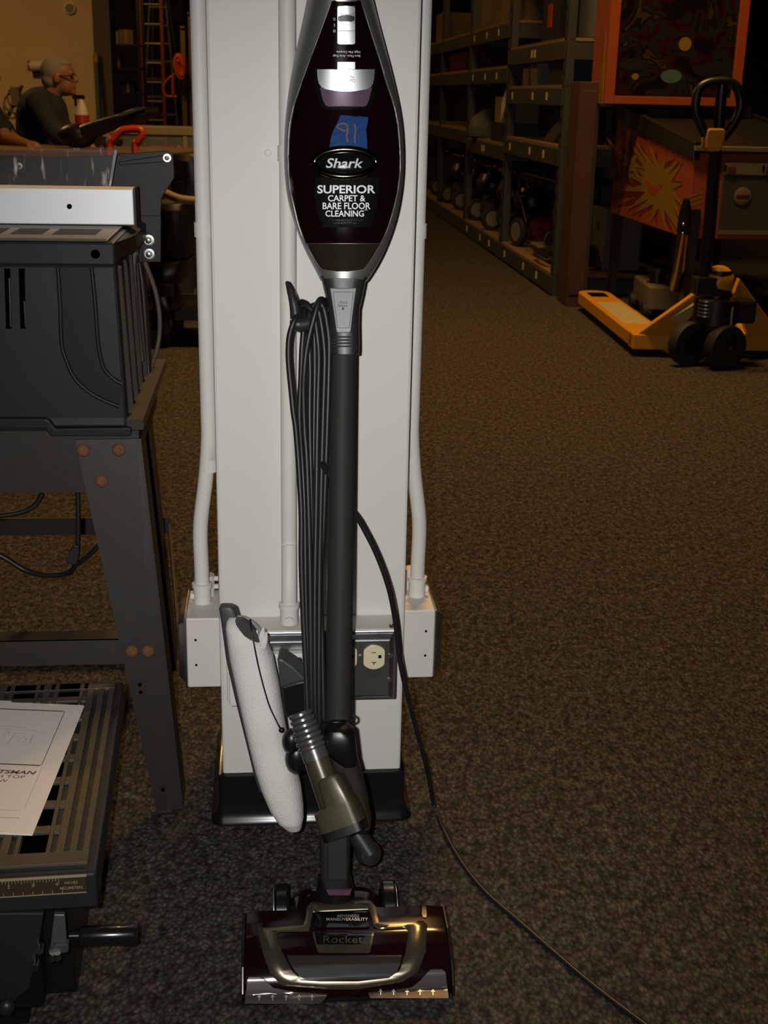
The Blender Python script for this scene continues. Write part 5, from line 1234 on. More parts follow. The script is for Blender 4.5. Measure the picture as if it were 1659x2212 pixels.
# shelf with cartons
YH = 20.5
s0_, s1_ = at(238, 100, YH), at(300, 100, YH)
rk = thing('store_rack', 'dark store room rack holding cartons left of the ladders', 'shelf rack', V(((s0_.x+s1_.x)/2, YH+0.2, 0)))
for x_ in (s0_.x, s1_.x):
    for y_ in (YH, YH+0.4): MB().bx(x_-0.02, x_+0.02, y_-0.02, y_+0.02, 0, 2.6).build('post', 'counter_dark', rk, world=True, smooth=0)
rz = [at(260, py, YH).z for py in (95, 146, 200)]+[0.25]
for z_ in rz: MB().bx(s0_.x, s1_.x, YH, YH+0.4, z_-0.03, z_).build('shelf', 'counter_dark', rk, world=True, smooth=0)
for (a, b, top, lv, mt, lab) in ((241, 255, 68, 0, 'carton_white', 'pale carton at the left of the top rack shelf'), (257, 287, 64, 0, 'cardboard', 'wide brown carton on the top rack shelf'), (242, 259, 108, 1, 'cardboard', 'brown carton on the middle rack shelf'), (262, 290, 175, 2, 'counter_dark', 'dark carton on the lower rack shelf')):
    p, q = at(a, top, YH+0.1), at(b, top, YH+0.1)
    o = thing('carton', lab, 'carton', V(((p.x+q.x)/2, YH+0.2, rz[lv]+0.001)), group='cartons on the store room rack')
    w2 = (q.x-p.x)/2; hh = p.z-rz[lv]
    MB().bx(-w2, w2, -0.12, 0.12, 0, hh).build('box', mt, o, smooth=0)
    MB().bx(-w2*0.98, w2*0.98, -0.121, 0.121, hh*0.97, hh+0.002).build('flap', mt, o, smooth=0)
    MB().bx(-0.02, 0.02, -0.1215, -0.12, 0, hh).build('packing_tape', 'wood_board', o, smooth=0)
# broom against the jamb
b0 = at(215, 260, 14.8); b0.z = 0
br = thing('broom', 'teal handled broom with a yellow grip leaning by the grey post', 'broom', b0)
MB().tube([b0+V((0, 0, 0.12)), at(208, 136, 14.9)], 0.03, 8).build('handle', 'teal_paint', br, world=True, smooth=60)
MB().tube([at(208, 136, 14.9), at(207, 116, 14.92)], 0.034, 8).build('grip', 'yellow_paint', br, world=True, smooth=60)
MB().box(b0+V((0, 0, 0.07)), (0.3, 0.06, 0.14)).build('head', 'counter_dark', br, world=True, smooth=0)

# ------------------------------------------------------------------ right side: steel shelving
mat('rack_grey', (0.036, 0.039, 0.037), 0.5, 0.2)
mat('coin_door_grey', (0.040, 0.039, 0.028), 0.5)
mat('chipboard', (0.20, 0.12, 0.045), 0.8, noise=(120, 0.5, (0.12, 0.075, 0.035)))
mat('tag_paper', (0.55, 0.48, 0.30), 0.8)
mat('brown_panel', (0.045, 0.020, 0.011), 0.6, noise=(4, 0.4, (0.032, 0.015, 0.009)))
mat('mower_red', (0.09, 0.006, 0.005), 0.3, coat=0.3)
mat('hub_white', (0.14, 0.13, 0.11), 0.5)
mat('pin_orange', (0.27, 0.050, 0.008), 0.5)
mat('pin_yellow', (0.20, 0.125, 0.006), 0.5)
mat('pin_purple', (0.10, 0.016, 0.022), 0.5)
mat('pin_black', (0.010, 0.009, 0.008), 0.4)
mat('pin_steel', (0.22, 0.20, 0.13), 0.4, 0.5)
mat('jack_yellow', (0.58, 0.25, 0.006), 0.45)
mat('jack_label', (0.42, 0.36, 0.18), 0.6)
mat('dark_chrome', (0.20, 0.16, 0.11), 0.2, 1.0)
mat('panel_grey', (0.12, 0.10, 0.06), 0.8)
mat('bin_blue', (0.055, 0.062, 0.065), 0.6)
def art_mat():
    m = bpy.data.materials.new('backglass_art'); m.use_nodes = True; nt = m.node_tree; b = nt.nodes['Principled BSDF']; L = nt.links.new
    tc = nt.nodes.new('ShaderNodeTexCoord'); n = nt.nodes.new('ShaderNodeTexNoise'); n.inputs['Scale'].default_value = 6; n.inputs['Distortion'].default_value = 1.2; L(tc.outputs['Object'], n.inputs['Vector'])
    r = nt.nodes.new('ShaderNodeValToRGB'); r.color_ramp.interpolation = 'CONSTANT'; e = r.color_ramp.elements
    e[0].position = 0; e[0].color = (0.006, 0.004, 0.003, 1); e[1].position = 0.46; e[1].color = (0.022, 0.005, 0.004, 1)
    for p, c in ((0.53, (0.012, 0.018, 0.015)), (0.58, (0.010, 0.006, 0.005)), (0.63, (0.035, 0.025, 0.006)), (0.68, (0.03, 0.008, 0.01))):
        k = r.color_ramp.elements.new(p); k.color = (*c, 1)
    L(n.outputs['Fac'], r.inputs[0]); L(r.outputs[0], b.inputs['Base Color']); b.inputs['Roughness'].default_value = 0.15
    MATS['backglass_art'] = m
art_mat()
RK0 = fl(1190, 640); rd = fl(1078, 560)-RK0; rd.z = 0; BAY = rd.length; rd.normalize(); rs = V((rd.y, -rd.x, 0))   # rd: along the row, rs: into the shelf
DEP = 0.62
lev = [0.10, at(1212, 322, RK0.y).z, at(1220, 190, RK0.y).z, at(1225, 88, RK0.y).z, 1.95]
def rack(i, label, levels):
    o = RK0+rd*BAY*i
    RF = frame(o, rs, rd, EZ)
    t = thing('steel_shelving', label, 'shelving', mw=RF, group='grey steel shelving bays in a row')
    for y in (0.0, BAY-0.05):
        for x in (0.0, DEP):
            ps = MB().bx(x, x+0.004, y, y+0.045, 0, 2.4).bx(x, x+0.045, y, y+0.004, 0, 2.4).build('post', 'rack_grey', t, smooth=0)
            if x == 0.0 and i < 2:
                for k in range(26): MB().bx(-0.0012, 0.0, y+0.018, y+0.027, 0.12+0.075*k, 0.145+0.075*k).build('post_slot', 'black_hole', ps, smooth=0)
    for z in levels:
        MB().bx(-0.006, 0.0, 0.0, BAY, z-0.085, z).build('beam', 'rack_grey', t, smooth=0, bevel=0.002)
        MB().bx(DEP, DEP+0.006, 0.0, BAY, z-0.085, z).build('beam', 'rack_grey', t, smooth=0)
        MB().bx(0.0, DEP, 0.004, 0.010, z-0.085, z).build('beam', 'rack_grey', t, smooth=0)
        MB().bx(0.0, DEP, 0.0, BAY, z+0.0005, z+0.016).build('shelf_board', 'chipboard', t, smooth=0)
        if i < 2:
            for k, y in enumerate((0.35, 0.72, 0.80, 1.32)):
                if (k+int(z*10)) % 3: MB().bx(-0.0075, -0.006, y, y+0.035, z-0.06, z-0.02).build('price_tag', 'tag_paper', t, smooth=0)
    return t, RF
R0, RF0 = rack(0, 'nearest grey steel shelving bay beside the brown panel', lev)
R1, RF1 = rack(1, 'second grey steel shelving bay behind the row of mowers', [lev[0], lev[1]-0.05, lev[2]+0.12, lev[3]+0.16])
R2, RF2 = rack(2, 'third grey steel shelving bay along the row', [lev[0], lev[1], lev[2]+0.12, lev[3]+0.16])
R3, RF3 = rack(3, 'farthest grey steel shelving bay next to the column edge', [lev[0], lev[1], lev[2]+0.12, lev[3]+0.16])
def onshelf(RF, x, y, z): return RF @ V((x, y, z+0.0165))
def item(nm, label, cat, RF, x, y, z, parts, rot=0.0, group=None):
    m = RF @ Matrix.Translation(V((x, y, z+0.0165))) @ Matrix.Rotation(rot, 4, 'Z')
    t = thing(nm, label, cat, mw=m, group=group)
    for (pn_, mt, mb, kw) in parts: mb.build(pn_, mt, t, **kw)
    return t
def lathe_z(pr, seg=20): return MB().lathe((0, 0, 0), (0, 0, 1), pr, seg)
Z1, Z2, Z3 = lev[1], lev[2], lev[3]
item('leaning_panel', 'pale grey panel leaning on the middle shelf of the nearest bay', 'panel', RF0, 0.10, 0.62, Z1, [('board', 'panel_grey', MB().prism([V((0, 0, 0)), V((0, 0.26, 0)), V((0.10, 0.12, Z2-Z1-0.11)), V((0.10, -0.12, Z2-Z1-0.11))], (0.012, 0, 0)), dict(smooth=0)), ('edge_strip', 'rack_grey', MB().prism([V((0, 0.26, 0)), V((0, 0.27, 0)), V((0.10, 0.13, Z2-Z1-0.11)), V((0.10, 0.12, Z2-Z1-0.11))], (0.014, 0, 0)), dict(smooth=0))])
def bin_(nm, label, RF, x, y, z, w_, d_, h_, mt, lid, cat='bin'):
    return item(nm, label, cat, RF, x, y, z, [('tub', mt, MB().loft([[V((-d_*.45, -w_*.45, 0)), V((d_*.45, -w_*.45, 0)), V((d_*.45, w_*.45, 0)), V((-d_*.45, w_*.45, 0))], [V((-d_*.5, -w_*.5, h_)), V((d_*.5, -w_*.5, h_)), V((d_*.5, w_*.5, h_)), V((-d_*.5, w_*.5, h_))]]), dict(smooth=0, bevel=0.004)), ('lid', lid, MB().box((0, 0, h_+0.008), (d_*1.05, w_*1.05, 0.016)), dict(smooth=0, bevel=0.004))])
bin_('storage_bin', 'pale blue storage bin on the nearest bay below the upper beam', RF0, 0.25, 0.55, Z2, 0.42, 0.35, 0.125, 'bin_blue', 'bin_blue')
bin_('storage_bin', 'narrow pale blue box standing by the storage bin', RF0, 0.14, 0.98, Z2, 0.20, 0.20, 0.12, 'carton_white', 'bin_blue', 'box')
item('wood_block', 'small brown wooden block beside the pale boxes', 'block', RF0, 0.10, 1.20, Z2, [('block', 'wood_board', MB().box((0, 0, 0.05), (0.12, 0.16, 0.10)), dict(smooth=0, bevel=0.004)), ('cap', 'chipboard', MB().box((0, 0, 0.105), (0.10, 0.12, 0.01)), dict(smooth=0))])
item('power_drill_case', 'dark case with a red stripe on the top shelf of the nearest bay', 'case', RF0, 0.22, 0.75, Z3, [('case', 'black_plastic', MB().box((0, 0, 0.12), (0.30, 0.40, 0.24)), dict(smooth=0, bevel=0.012)), ('stripe', 'red_paint', MB().box((-0.151, 0, 0.14), (0.004, 0.10, 0.12)), dict(smooth=0)), ('handle', 'black_plastic', MB().tube([V((0, -0.1, 0.24)), V((0, -0.09, 0.28)), V((0, 0.09, 0.28)), V((0, 0.1, 0.24))], 0.012, 8, smoothpts=3), dict(smooth=60))])
item('canister', 'dull grey canister at the near end of the top shelf', 'canister', RF0, 0.22, 0.22, Z3, [('body', 'bin_blue', lathe_z([(0, 0.10), (0.01, 0.11), (0.22, 0.11), (0.25, 0.08)]), dict(smooth=40)), ('cap', 'black_plastic', MB().lathe((0, 0, 0.25), (0, 0, 1), [(0, 0.045), (0.03, 0.045)], 16), dict(smooth=40))])
item('toaster', 'small chrome appliance with a black handle on the bottom shelf', 'appliance', RF0, 0.16, 0.42, lev[0], [('shell', 'dark_chrome', MB().loft([[V((dx*s1, dy*s1, z)) for dx, dy in ((-.09, -.15), (.09, -.15), (.09, .15), (-.09, .15))] for z, s1 in ((0, 1), (0.10, 1), (0.15, 0.85), (0.17, 0.6))]), dict(smooth=0, bevel=0.012)), ('handle', 'black_plastic', MB().tube([V((-0.10, -0.14, 0.02)), V((-0.14, -0.13, 0.04)), V((-0.14, 0.13, 0.04)), V((-0.10, 0.14, 0.02))], 0.012, 8, smoothpts=3), dict(smooth=60))])
bin_('parts_tray', 'low grey tray on the bottom shelf behind the chrome appliance', RF0, 0.2, 0.70, lev[0], 0.20, 0.3, 0.06, 'rack_grey', 'panel_grey', 'tray')
item('grey_case', 'grey case standing at the near end of the bottom shelf', 'case', RF0, 0.40, 0.28, lev[0], [('case', 'panel_grey', MB().box((0, 0, 0.16), (0.2, 0.3, 0.32)), dict(smooth=0, bevel=0.01)), ('latch', 'rack_grey', MB().box((-0.102, 0, 0.22), (0.006, 0.05, 0.04)), dict(smooth=0))])
# things along the farther bays
item('yellow_tool', 'yellow curved tool on the upper shelf of the farthest bay', 'tool', RF3, 0.12, 0.45, lev[2]+0.12, [('body', 'yellow_paint', MB().tube([V((0, -0.15, 0.03)), V((0, 0, 0.04)), V((0, 0.12, 0.07)), V((0, 0.06, 0.13)), V((0, -0.08, 0.15))], [0.03, 0.035, 0.035, 0.03, 0.02], 10, smoothpts=4), dict(smooth=60)), ('head', 'black_plastic', MB().box((0, -0.18, 0.04), (0.08, 0.1, 0.08)), dict(smooth=0))])
item('red_toolbox', 'long red toolbox on the upper shelf of the third bay', 'toolbox', RF2, 0.15, 0.9, lev[2]+0.12, [('box', 'mower_red', MB().box((0, 0, 0.07), (0.22, 0.9, 0.14)), dict(smooth=0, bevel=0.008)), ('lid', 'mower_red', MB().box((0, 0, 0.155), (0.18, 0.88, 0.03)), dict(smooth=0, bevel=0.008)), ('handle', 'black_plastic', MB().tube([V((0, -0.12, 0.17)), V((0, -0.1, 0.21)), V((0, 0.1, 0.21)), V((0, 0.12, 0.17))], 0.01, 8), dict(smooth=60))])
item('yellow_carton', 'opened yellow carton with a white card on the middle shelf', 'carton', RF1, 0.15, 0.45, lev[1]-0.05, [('box', 'wood_board', MB().box((0, 0, 0.20), (0.22, 0.36, 0.16)), dict(smooth=0)), ('stand', 'black_plastic', MB().box((0, 0, 0.06), (0.25, 0.4, 0.12)), dict(smooth=0)), ('card', 'white_plastic', MB().prism([V((-0.13, -0.16, 0.13)), V((-0.13, -0.30, 0.22)), V((-0.13, -0.30, 0.33)), V((-0.13, -0.16, 0.24))], (0.004, 0, 0)), dict(smooth=0))])
item('helmet', 'dull blue rounded cover standing on the second bay shelf', 'cover', RF1, 0.10, 1.2, lev[1]-0.05, [('shell', 'bin_blue', lathe_z([(0, 0.14), (0.06, 0.15), (0.14, 0.12), (0.19, 0.05), (0.20, 0.001)]), dict(smooth=50)), ('brim', 'black_plastic', lathe_z([(0, 0.16), (0.012, 0.16)]), dict(smooth=40))])
for k, (RF, y, nm) in enumerate(((RF1, 0.4, 'second'), (RF1, 1.1, 'second far end'), (RF2, 0.4, 'third'), (RF3, 1.0, 'farthest'))):
    item('carton', 'dark carton on the top shelf of the %s bay' % nm, 'carton', RF, 0.3, y, lev[3]+0.16, [('box', 'cardboard', MB().box((0, 0, 0.13), (0.4, 0.45, 0.26)), dict(smooth=0)), ('flap', 'cardboard', MB().box((0, 0, 0.262), (0.39, 0.44, 0.004)), dict(smooth=0))], group='cartons on the top shelves')

# ---- lawn mowers in front of the shelving
def mower(red):
    t = thing('lawn_mower', 'x', 'lawn mower')
    dm = 'mower_red' if red else 'black_plastic'
    R = []
    for (z, s) in ((0.07, 1.0), (0.10, 1.05), (0.17, 1.0), (0.21, 0.80)):
        R.append([V((0.26*s*math.copysign(abs(math.cos(a))**0.6, math.cos(a)), 0.24*s*math.copysign(abs(math.sin(a))**0.6, math.sin(a)), z)) for a in [2*math.pi*k/24 for k in range(24)]])
    MB().loft(R).build('deck', dm, t, smooth=40)
    en = MB().lathe((0.02, 0, 0.20), (0, 0, 1), [(0, 0.13), (0.06, 0.14), (0.11, 0.12), (0.15, 0.10), (0.16, 0.04)], 20).build('engine', 'mower_red' if red else 'black_plastic', t, smooth=40)
    MB().lathe((0.02, 0, 0.355), (0, 0, 1), [(0, 0.05), (0.03, 0.045)], 14).build('starter_cap', 'rubber_black', en, smooth=40)
    for (x, y, r) in ((0.24, -0.27, 0.09), (0.24, 0.27, 0.09), (-0.24, -0.27, 0.10), (-0.24, 0.27, 0.10)):
        wh = MB().lathe((x, y, r), (0, 1, 0), [(-0.022, r*0.7), (-0.022, r*0.95), (-0.012, r), (0.012, r), (0.022, r*0.95), (0.022, r*0.7)], 24).build('wheel', 'tyre', t, smooth=40)
        MB().lathe((x, y, r), (0, 1, 0), [(-0.024, r*0.66), (0.024, r*0.66)], 20).build('hub', 'hub_white', wh, smooth=40)
    for y in (-0.22, 0.22): MB().tube([V((-0.22, y, 0.16)), V((-0.34, y, 0.34)), V((-0.36, y, 0.46)), V((-0.28, y, 0.50)), V((0.18, y, 0.47))], 0.012, 8).build('handle_tube', 'black_plastic', t, smooth=60)
    MB().tube([V((0.18, -0.22, 0.47)), V((0.24, -0.17, 0.47)), V((0.24, 0.17, 0.47)), V((0.18, 0.22, 0.47))], 0.013, 8, smoothpts=3).build('grip_bar', 'rubber_black', t, smooth=60)
    MB().bar(V((-0.34, -0.22, 0.36)), V((-0.34, 0.22, 0.36)), 0.02, 0.02).build('brace', 'black_plastic', t, smooth=0)
    return t
protoR = mower(True); protoB = mower(False)
ra = math.atan2(rd.y, rd.x)
spots = [(protoR, RF0 @ V((0.34, 1.12, 0.118)), ra+math.pi+0.3, 'red lawn mower standing on the bottom shelf of the nearest bay'),
         (protoB, RF1 @ V((0.30, 0.45, 0.118)), ra+1.75, 'black lawn mower nearest the red one, pale wheel hubs'),
         (None, RF1 @ V((0.30, 1.14, 0.118)), ra+1.7, 'second black lawn mower along the bottom shelves'),
         (None, RF2 @ V((0.30, 0.45, 0.118)), ra+1.65, 'third black lawn mower along the bottom shelves'),
         (None, RF2 @ V((0.30, 1.14, 0.118)), ra+1.7, 'fourth black lawn mower along the bottom shelves'),
         (None, RF3 @ V((0.30, 0.45, 0.118)), ra+1.6, 'farthest black lawn mower, by the column edge')]
for pr, loc, rz_, lab in spots:
    o = pr if pr is not None else copy_tree(protoB)
    place(o, loc, rz_, 0.86); o['label'] = lab; o['group'] = 'lawn mowers along the shelving'

# ---- brown panel between shelving and pinball machine
bq = [at(1255, 176, 6.25), at(1287, 180, 6.25)]
bpn = thing('cabinet_panel', 'tall dark brown cabinet between the shelving and the arcade machine', 'cabinet', V(((bq[0].x+bq[1].x)/2, 6.35, 0)), rotz=PSI)
wq = (bq[1].x-bq[0].x)/2+0.012
MB().bx(-wq, wq, -0.10, 0.10, 0.0, bq[0].z).build('carcass', 'brown_panel', bpn, smooth=0, bevel=0.003)
MB().bx(-wq*0.8, wq*0.8, -0.106, -0.10, 0.06, bq[0].z-0.04).build('door', 'brown_panel', bpn, smooth=0, bevel=0.002)
MB().bx(wq-0.004, wq+0.004, -0.107, -0.10, 0.0, bq[0].z).build('edge_trim', 'counter_dark', bpn, smooth=0)

# ---- pinball machine
PO = at(1482, 515, 5.35); PO.z = 0
PB = frame(PO, CEX, CEY, EZ); PBI = PB.inverted()
def pbx(px, py, x=0.0): return PBI @ pl(px, py, PB @ V((x, 0, 0)), CEX)      # on the left side plane
def pby(px, py, y=0.0): return PBI @ pl(px, py, PB @ V((0, y, 0)), CEY)      # on a front plane
pb = thing('pinball_machine', 'orange pinball machine with a yellow starburst on its side', 'pinball machine', mw=PB)
zbm = pby(1484, 515).z; ztf = pby(1484, 330).z; W = 0.58; Lc = 1.22; ztr = ztf+0.135
MB().prism([V((0, 0, zbm)), V((0, Lc, zbm)), V((0, Lc, ztr)), V((0, 0, ztf))], (W, 0, 0)).build('cabinet', 'pin_orange', pb, smooth=0, bevel=0.003)
for x in (0.0, W):
    MB().prism([V((x-0.008, -0.012, ztf-0.028)), V((x-0.008, Lc, ztr-0.04)), V((x-0.008, Lc, ztr+0.05)), V((x-0.008, -0.012, ztf+0.045))], (0.03, 0, 0)).build('side_rail', 'pin_black', pb, smooth=0, bevel=0.004)
MB().prism([V((0.022, 0.0, ztf+0.02)), V((0.022, Lc, ztr+0.03)), V((W-0.008, Lc, ztr+0.03)), V((W-0.008, 0.0, ztf+0.02))], (0, 0, 0.006)).build('playfield_glass', 'pin_black', pb, smooth=0)
MB().bx(-0.006, W+0.012, -0.02, 0.03, ztf+0.008, ztf+0.028).build('lock_bar', 'pin_steel', pb, smooth=0, bevel=0.003)
for (x, y) in ((0.0, 0.0), (W-0.05, 0.0), (0.0, Lc-0.06), (W-0.05, Lc-0.06)):
    MB().prism([V((x, y-0.01, zbm+0.12)), V((x+0.05, y-0.01, zbm+0.12)), V((x+0.04, y-0.01, 0.0)), V((x+0.012, y-0.01, 0.0))], (0, 0.05, 0)).build('leg', 'pin_black', pb, smooth=0)
# side art: a generic starburst with loose purple flames, flat print on the left side
def art(pts, mt, off, nm):
    mb = MB(); q = [pbx(a, b, -off) for a, b in pts]; mb.prism(q, (0.001, 0, 0)); return mb.build(nm, mt, pb, smooth=0)
def star(cx, cy, n, r0, r1, seed, sx=0.62, squish=1.0):
    rn = random.Random(seed); out = []
    for k in range(n*2):
        a = 2*math.pi*k/(n*2); r = r0 if k % 2 else r1*(0.72+0.28*rn.random()); out.append((cx+r*math.cos(a)*sx, cy+r*math.sin(a)*squish+r*math.cos(a)*sx*0.42))
    return out
def clip_side(pts):
    out = []
    for (x, y) in pts:
        x = min(max(x, 1303), 1474); ylo = 266+(x-1301)*0.483; yhi = 431+(x-1293)*0.467; out.append((x, min(max(y, ylo+2), yhi-2)))
    return out
art(clip_side(star(1410, 400, 17, 50, 170, 4, 0.80)), 'pin_purple', 0.0012, 'art_purple')
art(clip_side(star(1422, 404, 18, 44, 160, 9, 0.72)), 'pin_yellow', 0.0022, 'art_starburst')
art(clip_side(star(1345, 362, 8, 14, 52, 5, 0.7)), 'pin_purple', 0.0030, 'art_purple')
art(clip_side(star(1362, 352, 7, 14, 36, 2, 0.8)), 'pin_yellow', 0.0036, 'art_flame')
art([(1393, 385), (1412, 402), (1432, 398), (1424, 412), (1410, 424), (1398, 408)], 'pin_orange', 0.0030, 'art_patch')
for k in range(4): art(clip_side([(1302+3*k, 285+22*k), (1330+4*k, 318+18*k), (1316, 312+26*k)]), 'pin_yellow', 0.0016, 'art_flame')
for k in range(3):
    y0 = 440-k*10; MB().prism([pby(1487, y0+8, -0.0006), pby(1518, y0-2, -0.0006), pby(1518, y0-6, -0.0006), pby(1487, y0+4, -0.0006)], (0, 0.001, 0)).build('front_stripe', 'pin_yellow', pb, smooth=0)
# coin door
cdx0, cdx1 = pby(1556, 430).x, pby(1700, 430).x; cz1, cz0 = pby(1600, 350).z, pby(1600, 508).z
cdr = MB().bx(cdx0, cdx1, -0.010, 0.0, cz0, cz1).build('coin_door', 'coin_door_grey', pb, smooth=0, bevel=0.002)
zz0, zz1 = pby(1600, 377).z, pby(1600, 352).z
MB().bx(cdx0, cdx1, -0.014, -0.010, zz0, zz1).build('coin_plate', 'pin_steel', cdr, smooth=0)
MB().bx(cdx0, cdx1, -0.013, -0.010, pby(1600, 506).z, pby(1600, 497).z).build('lower_trim', 'pin_steel', cdr, smooth=0)
for px in (1577, 1660): MB().bx(pby(px-9, 365).x, pby(px+9, 365).x, -0.018, -0.014, pby(px, 372).z, pby(px, 359).z).build('coin_button', 'pin_purple', cdr, smooth=0, bevel=0.001)
for px in (1564, 1646): MB().bx(pby(px-2, 365).x, pby(px+2, 365).x, -0.016, -0.014, pby(px, 370).z, pby(px, 356).z).build('coin_slot', 'black_hole', cdr, smooth=0)
p = pby(1604, 424, -0.010); MB().lathe(p, (0, -1, 0), [(0, 0.036), (0.003, 0.036), (0.004, 0.032)], 28).build('emblem_disc', 'panel_grey', cdr, smooth=40)
MB().prism([p+V((a*0.028, -0.0045, b*0.006-0.001)) for a, b in ((-1, -1), (1, -1), (1, 1), (-1, 1))], (0, -0.0006, 0)).build('emblem_band', 'mower_red', cdr, smooth=0)
# backbox
YBB = 0.80
xb0, xb1 = pby(1304, 224, YBB).x, pby(1596, 224, YBB).x; zb0, zb1 = pby(1304, 224, YBB).z, 1.62
bbx = MB().bx(xb0, xb1, YBB, YBB+0.26, zb0, zb1).build('backbox', 'pin_orange', pb, smooth=0, bevel=0.003)
fr = 0.045
MB().bx(xb0+fr, xb1-fr, YBB-0.002, YBB, zb0+0.038, zb1-fr).build('backglass', 'backglass_art', bbx, smooth=0)
for (a, b, c, d) in ((xb0, xb0+fr, zb0, zb1), (xb1-fr, xb1, zb0, zb1), (xb0+fr, xb1-fr, zb0, zb0+0.036), (xb0+fr, xb1-fr, zb1-fr, zb1)): MB().bx(a, b, YBB-0.016, YBB-0.001, c, d).build('glass_frame', 'pin_orange', bbx, smooth=0, bevel=0.002)
MB().prism([V((xb0, YBB+0.02, zb0)), V((xb0, YBB+0.10, zb0)), V((xb0, YBB+0.05, zb0+0.32))], (-0.002, 0, 0)).build('side_flame', 'pin_yellow', bbx, smooth=0)
for k, (px, py, rx_, rz_, mt) in enumerate(((1370, 139, 0.075, 0.028, 'pin_black'), (1530, 150, 0.075, 0.030, 'pin_black'), (1420, 202, 0.06, 0.02, 'pin_black'), (1480, 95, 0.03, 0.03, 'pin_yellow'), (1372, 165, 0.016, 0.014, 'pin_yellow'), (1450, 165, 0.05, 0.03, 'teal_paint'))):
    c = pby(px, py, YBB-0.0025); MB().prism([c+V((rx_*math.cos(t), 0, rz_*math.sin(t))) for t in [2*math.pi*j/20 for j in range(20)]], (0, -0.0008, 0)).build('glass_print', mt, bbx, smooth=0)
MB().bx(0.04, W-0.04, YBB+0.04, Lc-0.02, ztr-0.02, zb0).build('neck', 'pin_black', pb, smooth=0)

# ---- pallet jack
JH = fl(1361, 768); JR = math.radians(3.0)
JF = frame(V((JH.x, JH.y, 0)), V((math.cos(JR), math.sin(JR), 0)), V((-math.sin(JR), math.cos(JR), 0)), EZ); JFI = JF.inverted()
pj = thing('pallet_jack', 'orange yellow pallet jack with a black loop handle', 'pallet jack', mw=JF)
JW = 0.62; FW = 0.155; FL = 1.17
def jy(px, py, y): return JFI @ pl(px, py, JF @ V((0, y, 0)), JF.to_3x3() @ V((0, 1, 0)))
for x0 in (0.0, JW-FW):
    tip = [V((x0+FW/2+FW/2*math.cos(a), FL-0.06+0.07*math.sin(a), 0.035)) for a in [math.pi*k/8 for k in range(9)]]
    fk = MB().prism([V((x0, 0.0, 0.035)), V((x0+FW, 0.0, 0.035))]+tip, (0, 0, 0.055)).build('fork', 'jack_yellow', pj, smooth=0, bevel=0.004)
    MB().bx(x0+0.02, x0+FW-0.02, 0.22, 0.80, 0.0901, 0.0912).build('fork_label', 'jack_label', fk, smooth=0)
    MB().bx(x0+0.035, x0+FW-0.035, FL-0.20, FL-0.07, 0.0901, 0.0910).build('roller_window', 'black_hole', fk, smooth=0)
    MB().cyl(V((x0+0.03, FL-0.14, 0.0375)), V((x0+FW-0.03, FL-0.14, 0.0375)), 0.0375, None, 18).build('load_roller', 'tyre', fk, smooth=40)
MB().bx(0.0, JW, -0.03, 0.05, 0.030, 0.092).build('heel_bar', 'jack_yellow', pj, smooth=0, bevel=0.005)
ax = JW/2+0.02; zA = jy(1492, 598, -0.10).z
for s, x0 in ((1, 0.03), (-1, JW-0.03)):
    xa = ax-s*0.045
    pts = [V((x0-s*0.02, -0.02, 0.085)), V((x0+s*0.12, -0.02, 0.085)), V((xa+s*0.015, -0.12, zA-0.06)), V((xa, -0.12, zA))]
    br_ = MB().prism(pts, (0, 0.035, 0)).build('brace', 'jack_yellow', pj, smooth=0, bevel=0.004)
    mid0 = [pts[0].lerp(pts[3], t)+V((s*0.025, -0.0008, -0.012)) for t in (0.35, 0.92)]; mid1 = [pts[1].lerp(pts[2], t)+V((-s*0.03, -0.0008, 0.0)) for t in (0.92, 0.35)]
    MB().prism(mid0+mid1, (0, -0.001, 0)).build('brace_label', 'jack_label', br_, smooth=0)
# pump, wheels, handle
cw = JFI @ V((fl(1555, 800).x, fl(1555, 800).y, 0))
RW = 0.086
for dx, dy in ((0.02, 0.0), (-0.105, 0.06)):
    c = V((cw.x+dx, cw.y+0.03+dy, RW))
    wh = MB().lathe(c, (0.40, -0.92, 0), [(-0.026, RW*0.72), (-0.026, RW*0.95), (-0.018, RW), (0.018, RW), (0.026, RW*0.95), (0.026, RW*0.72)], 30).build('steer_wheel', 'tyre', pj, smooth=40)
    MB().lathe(c, (0.40, -0.92, 0), [(-0.024, RW*0.72), (0.024, RW*0.72), (0.028, RW*0.3), (0.03, RW*0.15)], 24).build('wheel_disc', 'black_plastic', wh, smooth=40)
    MB().lathe(c, (0.40, -0.92, 0), [(-0.032, RW*0.12), (0.034, RW*0.12)], 12).build('axle_cap', 'dark_chrome', wh, smooth=40)
px_, py_ = cw.x-0.01, cw.y+0.10
MB().lathe((px_, py_, 0.10), (0, 0, 1), [(0, 0.05), (0.06, 0.06), (0.065, 0.085), (0.16, 0.085), (0.165, 0.05), (0.27, 0.05)], 22).build('pump_body', 'black_plastic', pj, smooth=40)
MB().bx(px_-0.05, px_+0.15, py_-0.04, py_+0.06, 0.17, 0.26).build('pump_block', 'black_plastic', pj, smooth=0, bevel=0.012)
for k in range(5): MB().lathe((px_-0.055, py_-0.05, 0.20+0.014*k), (0, 0, 1), [(0, 0.030), (0.007, 0.030)], 16).build('cooling_fin', 'galvanised', pj, smooth=40)
MB().bx(px_+0.01, px_+0.045, py_-0.075, py_-0.055, 0.15, 0.24).build('pump_label', 'jack_label', pj, smooth=0)
c = jy(1552, 608, py_); MB().sphere(c, (0.062, 0.055, 0.062), 18, 12).build('reservoir', 'jack_yellow', pj, smooth=60)
MB().bx(c.x-0.10, c.x+0.0, py_-0.05, py_+0.03, c.z-0.05, c.z+0.02).build('valve_block', 'black_plastic', pj, smooth=0, bevel=0.006)
yH0, yH1 = py_+0.0, py_-0.12
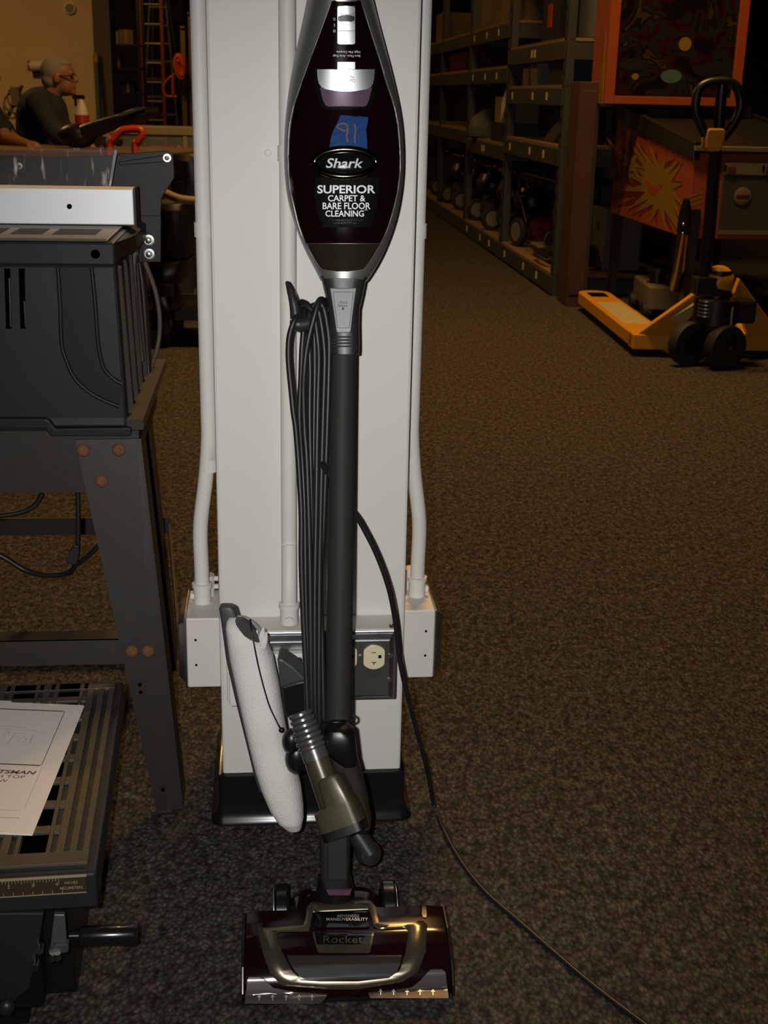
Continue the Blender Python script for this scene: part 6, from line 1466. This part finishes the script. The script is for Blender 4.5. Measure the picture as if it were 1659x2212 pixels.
MB().tube([jy(1522, 600, yH0), jy(1535, 460, yH0-0.05), jy(1545, 326, yH1)], [0.026, 0.024, 0.022], 14).build('handle_pole', 'black_plastic', pj, smooth=60)
rings_ = []
for (y, a, b) in ((277, 1527, 1559), (284, 1522, 1563), (300, 1519, 1561), (318, 1519, 1555), (327, 1526, 1550)):
    p, q = jy(a, y, yH1), jy(b, y, yH1); rings_.append([p+V((0, -0.03, 0)), q+V((0, -0.03, 0)), q+V((0, 0.03, 0)), p+V((0, 0.03, 0))])
MB().loft(rings_).build('handle_collar', 'jack_yellow', pj, smooth=0, bevel=0.006)
MB().tube([jy(*q, yH1-0.01) for q in ((1524, 292), (1514, 270), (1503, 240), (1504, 212), (1512, 190), (1530, 179), (1555, 176), (1580, 179), (1593, 192), (1600, 218), (1596, 245), (1580, 275), (1560, 300))], 0.017, 10, smoothpts=4).build('loop_handle', 'black_plastic', pj, smooth=60)
MB().tube([jy(1553, 278, yH1), jy(1556, 230, yH1-0.01), jy(1560, 182, yH1-0.01)], 0.02, 10).build('release_lever', 'black_plastic', pj, smooth=60)

# ---- floor jack between the forks
KB = fl(1390, 695); 
kj = thing('floor_jack', 'low grey trolley jack with an upright chrome handle between the forks', 'trolley jack', V((KB.x+0.06, KB.y, 0)))
def kp(px, py, Y): return at(px, py, Y)
MB().add([V(q) for q in ()], []) if False else None
X0 = KB.x+0.02
MB().bx(X0, X0+0.20, KB.y+0.02, KB.y+0.42, 0.05, 0.16).build('chassis', 'panel_grey', kj, world=True, smooth=0, bevel=0.008)
MB().lathe(V((X0+0.06, KB.y+0.16, 0.16)), (0, 0, 1), [(0, 0.035), (0.05, 0.035), (0.055, 0.06), (0.075, 0.06)], 18).build('saddle', 'black_plastic', kj, world=True, smooth=40)
for (dx, dy) in ((0.0, 0.06), (0.20, 0.06), (0.0, 0.38), (0.20, 0.38)):
    MB().lathe(V((X0+dx, KB.y+dy, 0.04)), (1, 0, 0), [(-0.02, 0.028), (-0.02, 0.04), (0.02, 0.04), (0.02, 0.028)], 18).build('wheel', 'tyre', kj, world=True, smooth=40)
hb, hm, hT = at(1462, 622, 5.42), at(1478, 500, 5.26), at(1483, 430, 5.22)
MB().tube([V((X0+0.19, KB.y+0.06, 0.12)), hb], 0.03, 12).build('socket', 'rust', kj, world=True, smooth=60)
MB().tube([hb, hm], [0.030, 0.027], 14).build('handle', 'dark_chrome', kj, world=True, smooth=60)
MB().tube([hm, hm.lerp(hT, 0.6), hT], [0.031, 0.026, 0.012], 14).build('handle_grip', 'rubber_black', kj, world=True, smooth=60)
for t_ in (0.25, 0.75): MB().sphere(hm.lerp(hT, t_*0.6-0.2)+V((-0.012, -0.03, 0)), 0.007).build('grip_stud', 'chrome', kj, world=True)

# ------------------------------------------------------------------ ceiling fixtures carrying the warm tubes
for (x, y, p_), lab in zip(LAMPS, ('warm tube light above the open carpet', 'warm tube light before the cream wall', 'warm tube light above the store room')):
    t = thing('ceiling_light', lab, 'ceiling light', V((x, y, 4.14)), group='tube lights on the ceiling')
    MB().bx(-0.64, 0.64, -0.18, 0.18, 0.0, 0.06).build('housing', 'white_plastic', t, smooth=0)
    for s in (-0.08, 0.08): MB().cyl(V((-0.6, s, -0.004)), V((0.6, s, -0.004)), 0.004, None, 8).build('tube', 'white_plastic', t)
